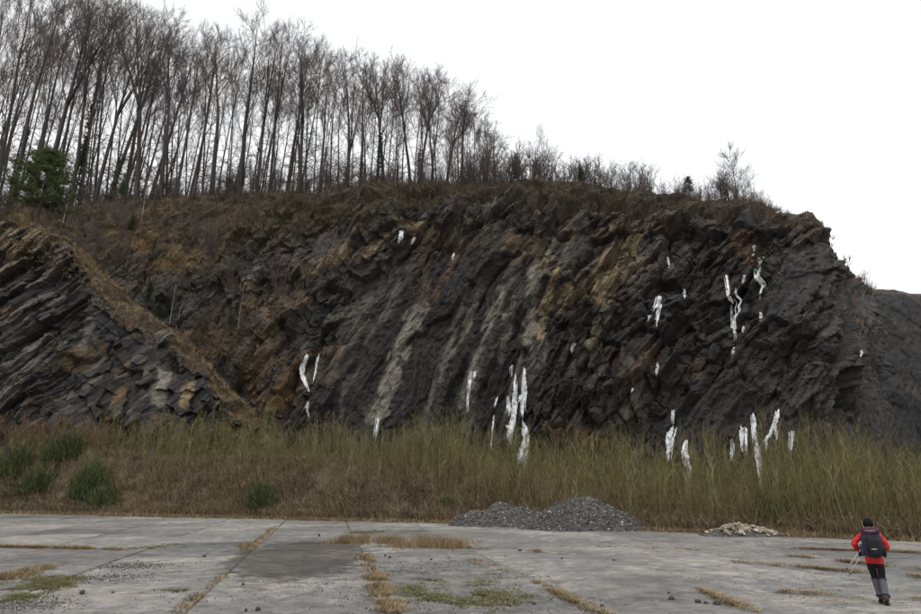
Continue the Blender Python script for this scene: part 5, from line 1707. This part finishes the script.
def grip_shift(o):
    o.location = (feet.x, feet.y, 0.0); o.rotation_euler = (0, 0, HEAD); o.scale = (0.985,) * 3
    return o
for i, dv in enumerate(((0.012, 0.02, 0.0), (-0.015, 0.035, 0.03))):
    pr = plant('trekking_pole', [], (0, 0, 0), label='silver walking pole held slanting down in the walker\'s left hand', cat='walking pole', group='walking poles in the left hand')
    grip_shift(pr)
    a_, b_ = pole_a + np.array(dv), pole_b + np.array(dv) * (3 if i else 1)
    mb = MB(); mb.tube([a_, a_ + (b_ - a_) * .5, b_], [.014, .012, .010], 8); mb.build('shaft', mpole, pr, True)
    mb = MB(); mb.tube([a_ - pd * .02, a_ + pd * .05, a_ + pd * .13], [.017, .016, .014], 8); mb.build('grip', mpack2, pr, True)
    mb = MB(); q = a_ + (b_ - a_) * .93; mb.tube([q - pd * .004, q, q + pd * .012], [.012, .036, .03], 10); mb.build('basket', mpack2, pr, True)
    mb = MB(); mb.tube([b_ - pd * .01, b_ + pd * .04], [.008, .004], 6); mb.build('tip', mpack2, pr, True)

bag = plant('rucksack', [], (0, 0, 0), label='navy and black rucksack on the walker\'s back', cat='rucksack')
grip_shift(bag)
def blob(name, c, h, mat, parent, seg=(12, 10), p=3.2, taper=0.0):
    """superellipsoid-like padded box, centre c, half sizes h"""
    th = np.linspace(-math.pi / 2, math.pi / 2, seg[1]); ph_ = np.linspace(0, 2 * math.pi, seg[0] * 2, endpoint=False)
    f = lambda x: np.sign(x) * np.abs(x) ** (2 / p)
    T_, H_ = np.meshgrid(th, ph_, indexing='ij')
    z = f(np.sin(T_)); x = f(np.cos(T_)) * f(np.cos(H_)) * (1 - taper * z); y = f(np.cos(T_)) * f(np.sin(H_)) * (1 - taper * z)
    v = np.stack([x * h[0], y * h[1], z * h[2]], -1) + np.array(c)
    v = v + (fbm(v[..., 0] * 14 + v[..., 1] * 9, v[..., 2] * 14, 3, 6) * 0.012)[..., None]
    n, m = v.shape[:2]
    mb = MB()
    i = np.arange(n - 1)[:, None] * m; j = np.arange(m)[None]
    mb.add(v.reshape(-1, 3), None, np.stack([i + j, i + (j + 1) % m, i + m + (j + 1) % m, i + m + j], -1).reshape(-1, 4))
    return mb.build(name, mat, parent, True)
blob('main_compartment', (0, -.24, 1.25), (.20, .12, .29), mpack, bag, taper=-.06)
lid = blob('lid', (0, -.235, 1.53), (.185, .13, .085), mpackr, bag)
mb = MB(); mb.tube([(-.10, -.36, 1.55), (0, -.372, 1.545), (.10, -.36, 1.55)], [.006] * 3, 6); mb.build('zip', mwht, lid, True)
pk = blob('front_pocket', (.03, -.36, 1.22), (.135, .055, .2), mpack2, bag)
mb = MB(); mb.tube([(-.03, -.412, 1.165), (.02, -.416, 1.16), (.07, -.412, 1.165)], [.008, .01, .008], 6); mb.build('reflective_trim', mwht, pk, True)
for sx in (-1, 1):
    blob('side_pocket', (sx * .205, -.23, 1.12), (.045, .075, .13), mpack2 if sx > 0 else mpack, bag)
    mb = MB(); mb.tube([(sx * .09, -.13, 1.50), (sx * .12, -.03, 1.535), (sx * .125, .10, 1.47), (sx * .14, .155, 1.32), (sx * .165, .10, 1.14), (sx * .17, -.12, 1.08)], [.02, .024, .024, .022, .015, .012], 6)
    mb.build('shoulder_strap', mpack2, bag, True)
    mb = MB(); mb.tube([(sx * .10, -.352, 1.50), (sx * .105, -.368, 1.40), (sx * .11, -.345, 1.05)], [.009] * 3, 6); mb.build('compression_strap', mpack2, bag, True)
mb = MB(); mb.tube([(.178 * math.cos(a_), .0 - .15 * math.sin(a_), 1.02) for a_ in np.linspace(-math.pi * .95, math.pi * .95, 20)], [.02] * 20, 6); mb.build('hip_belt', mpack2, bag, True)
mb = MB(); mb.tube([(0.03, -.12, 1.60), (.0, -.14, 1.66), (-.03, -.12, 1.60)], [.01] * 3, 6); mb.build('haul_loop', mpack2, bag, True)
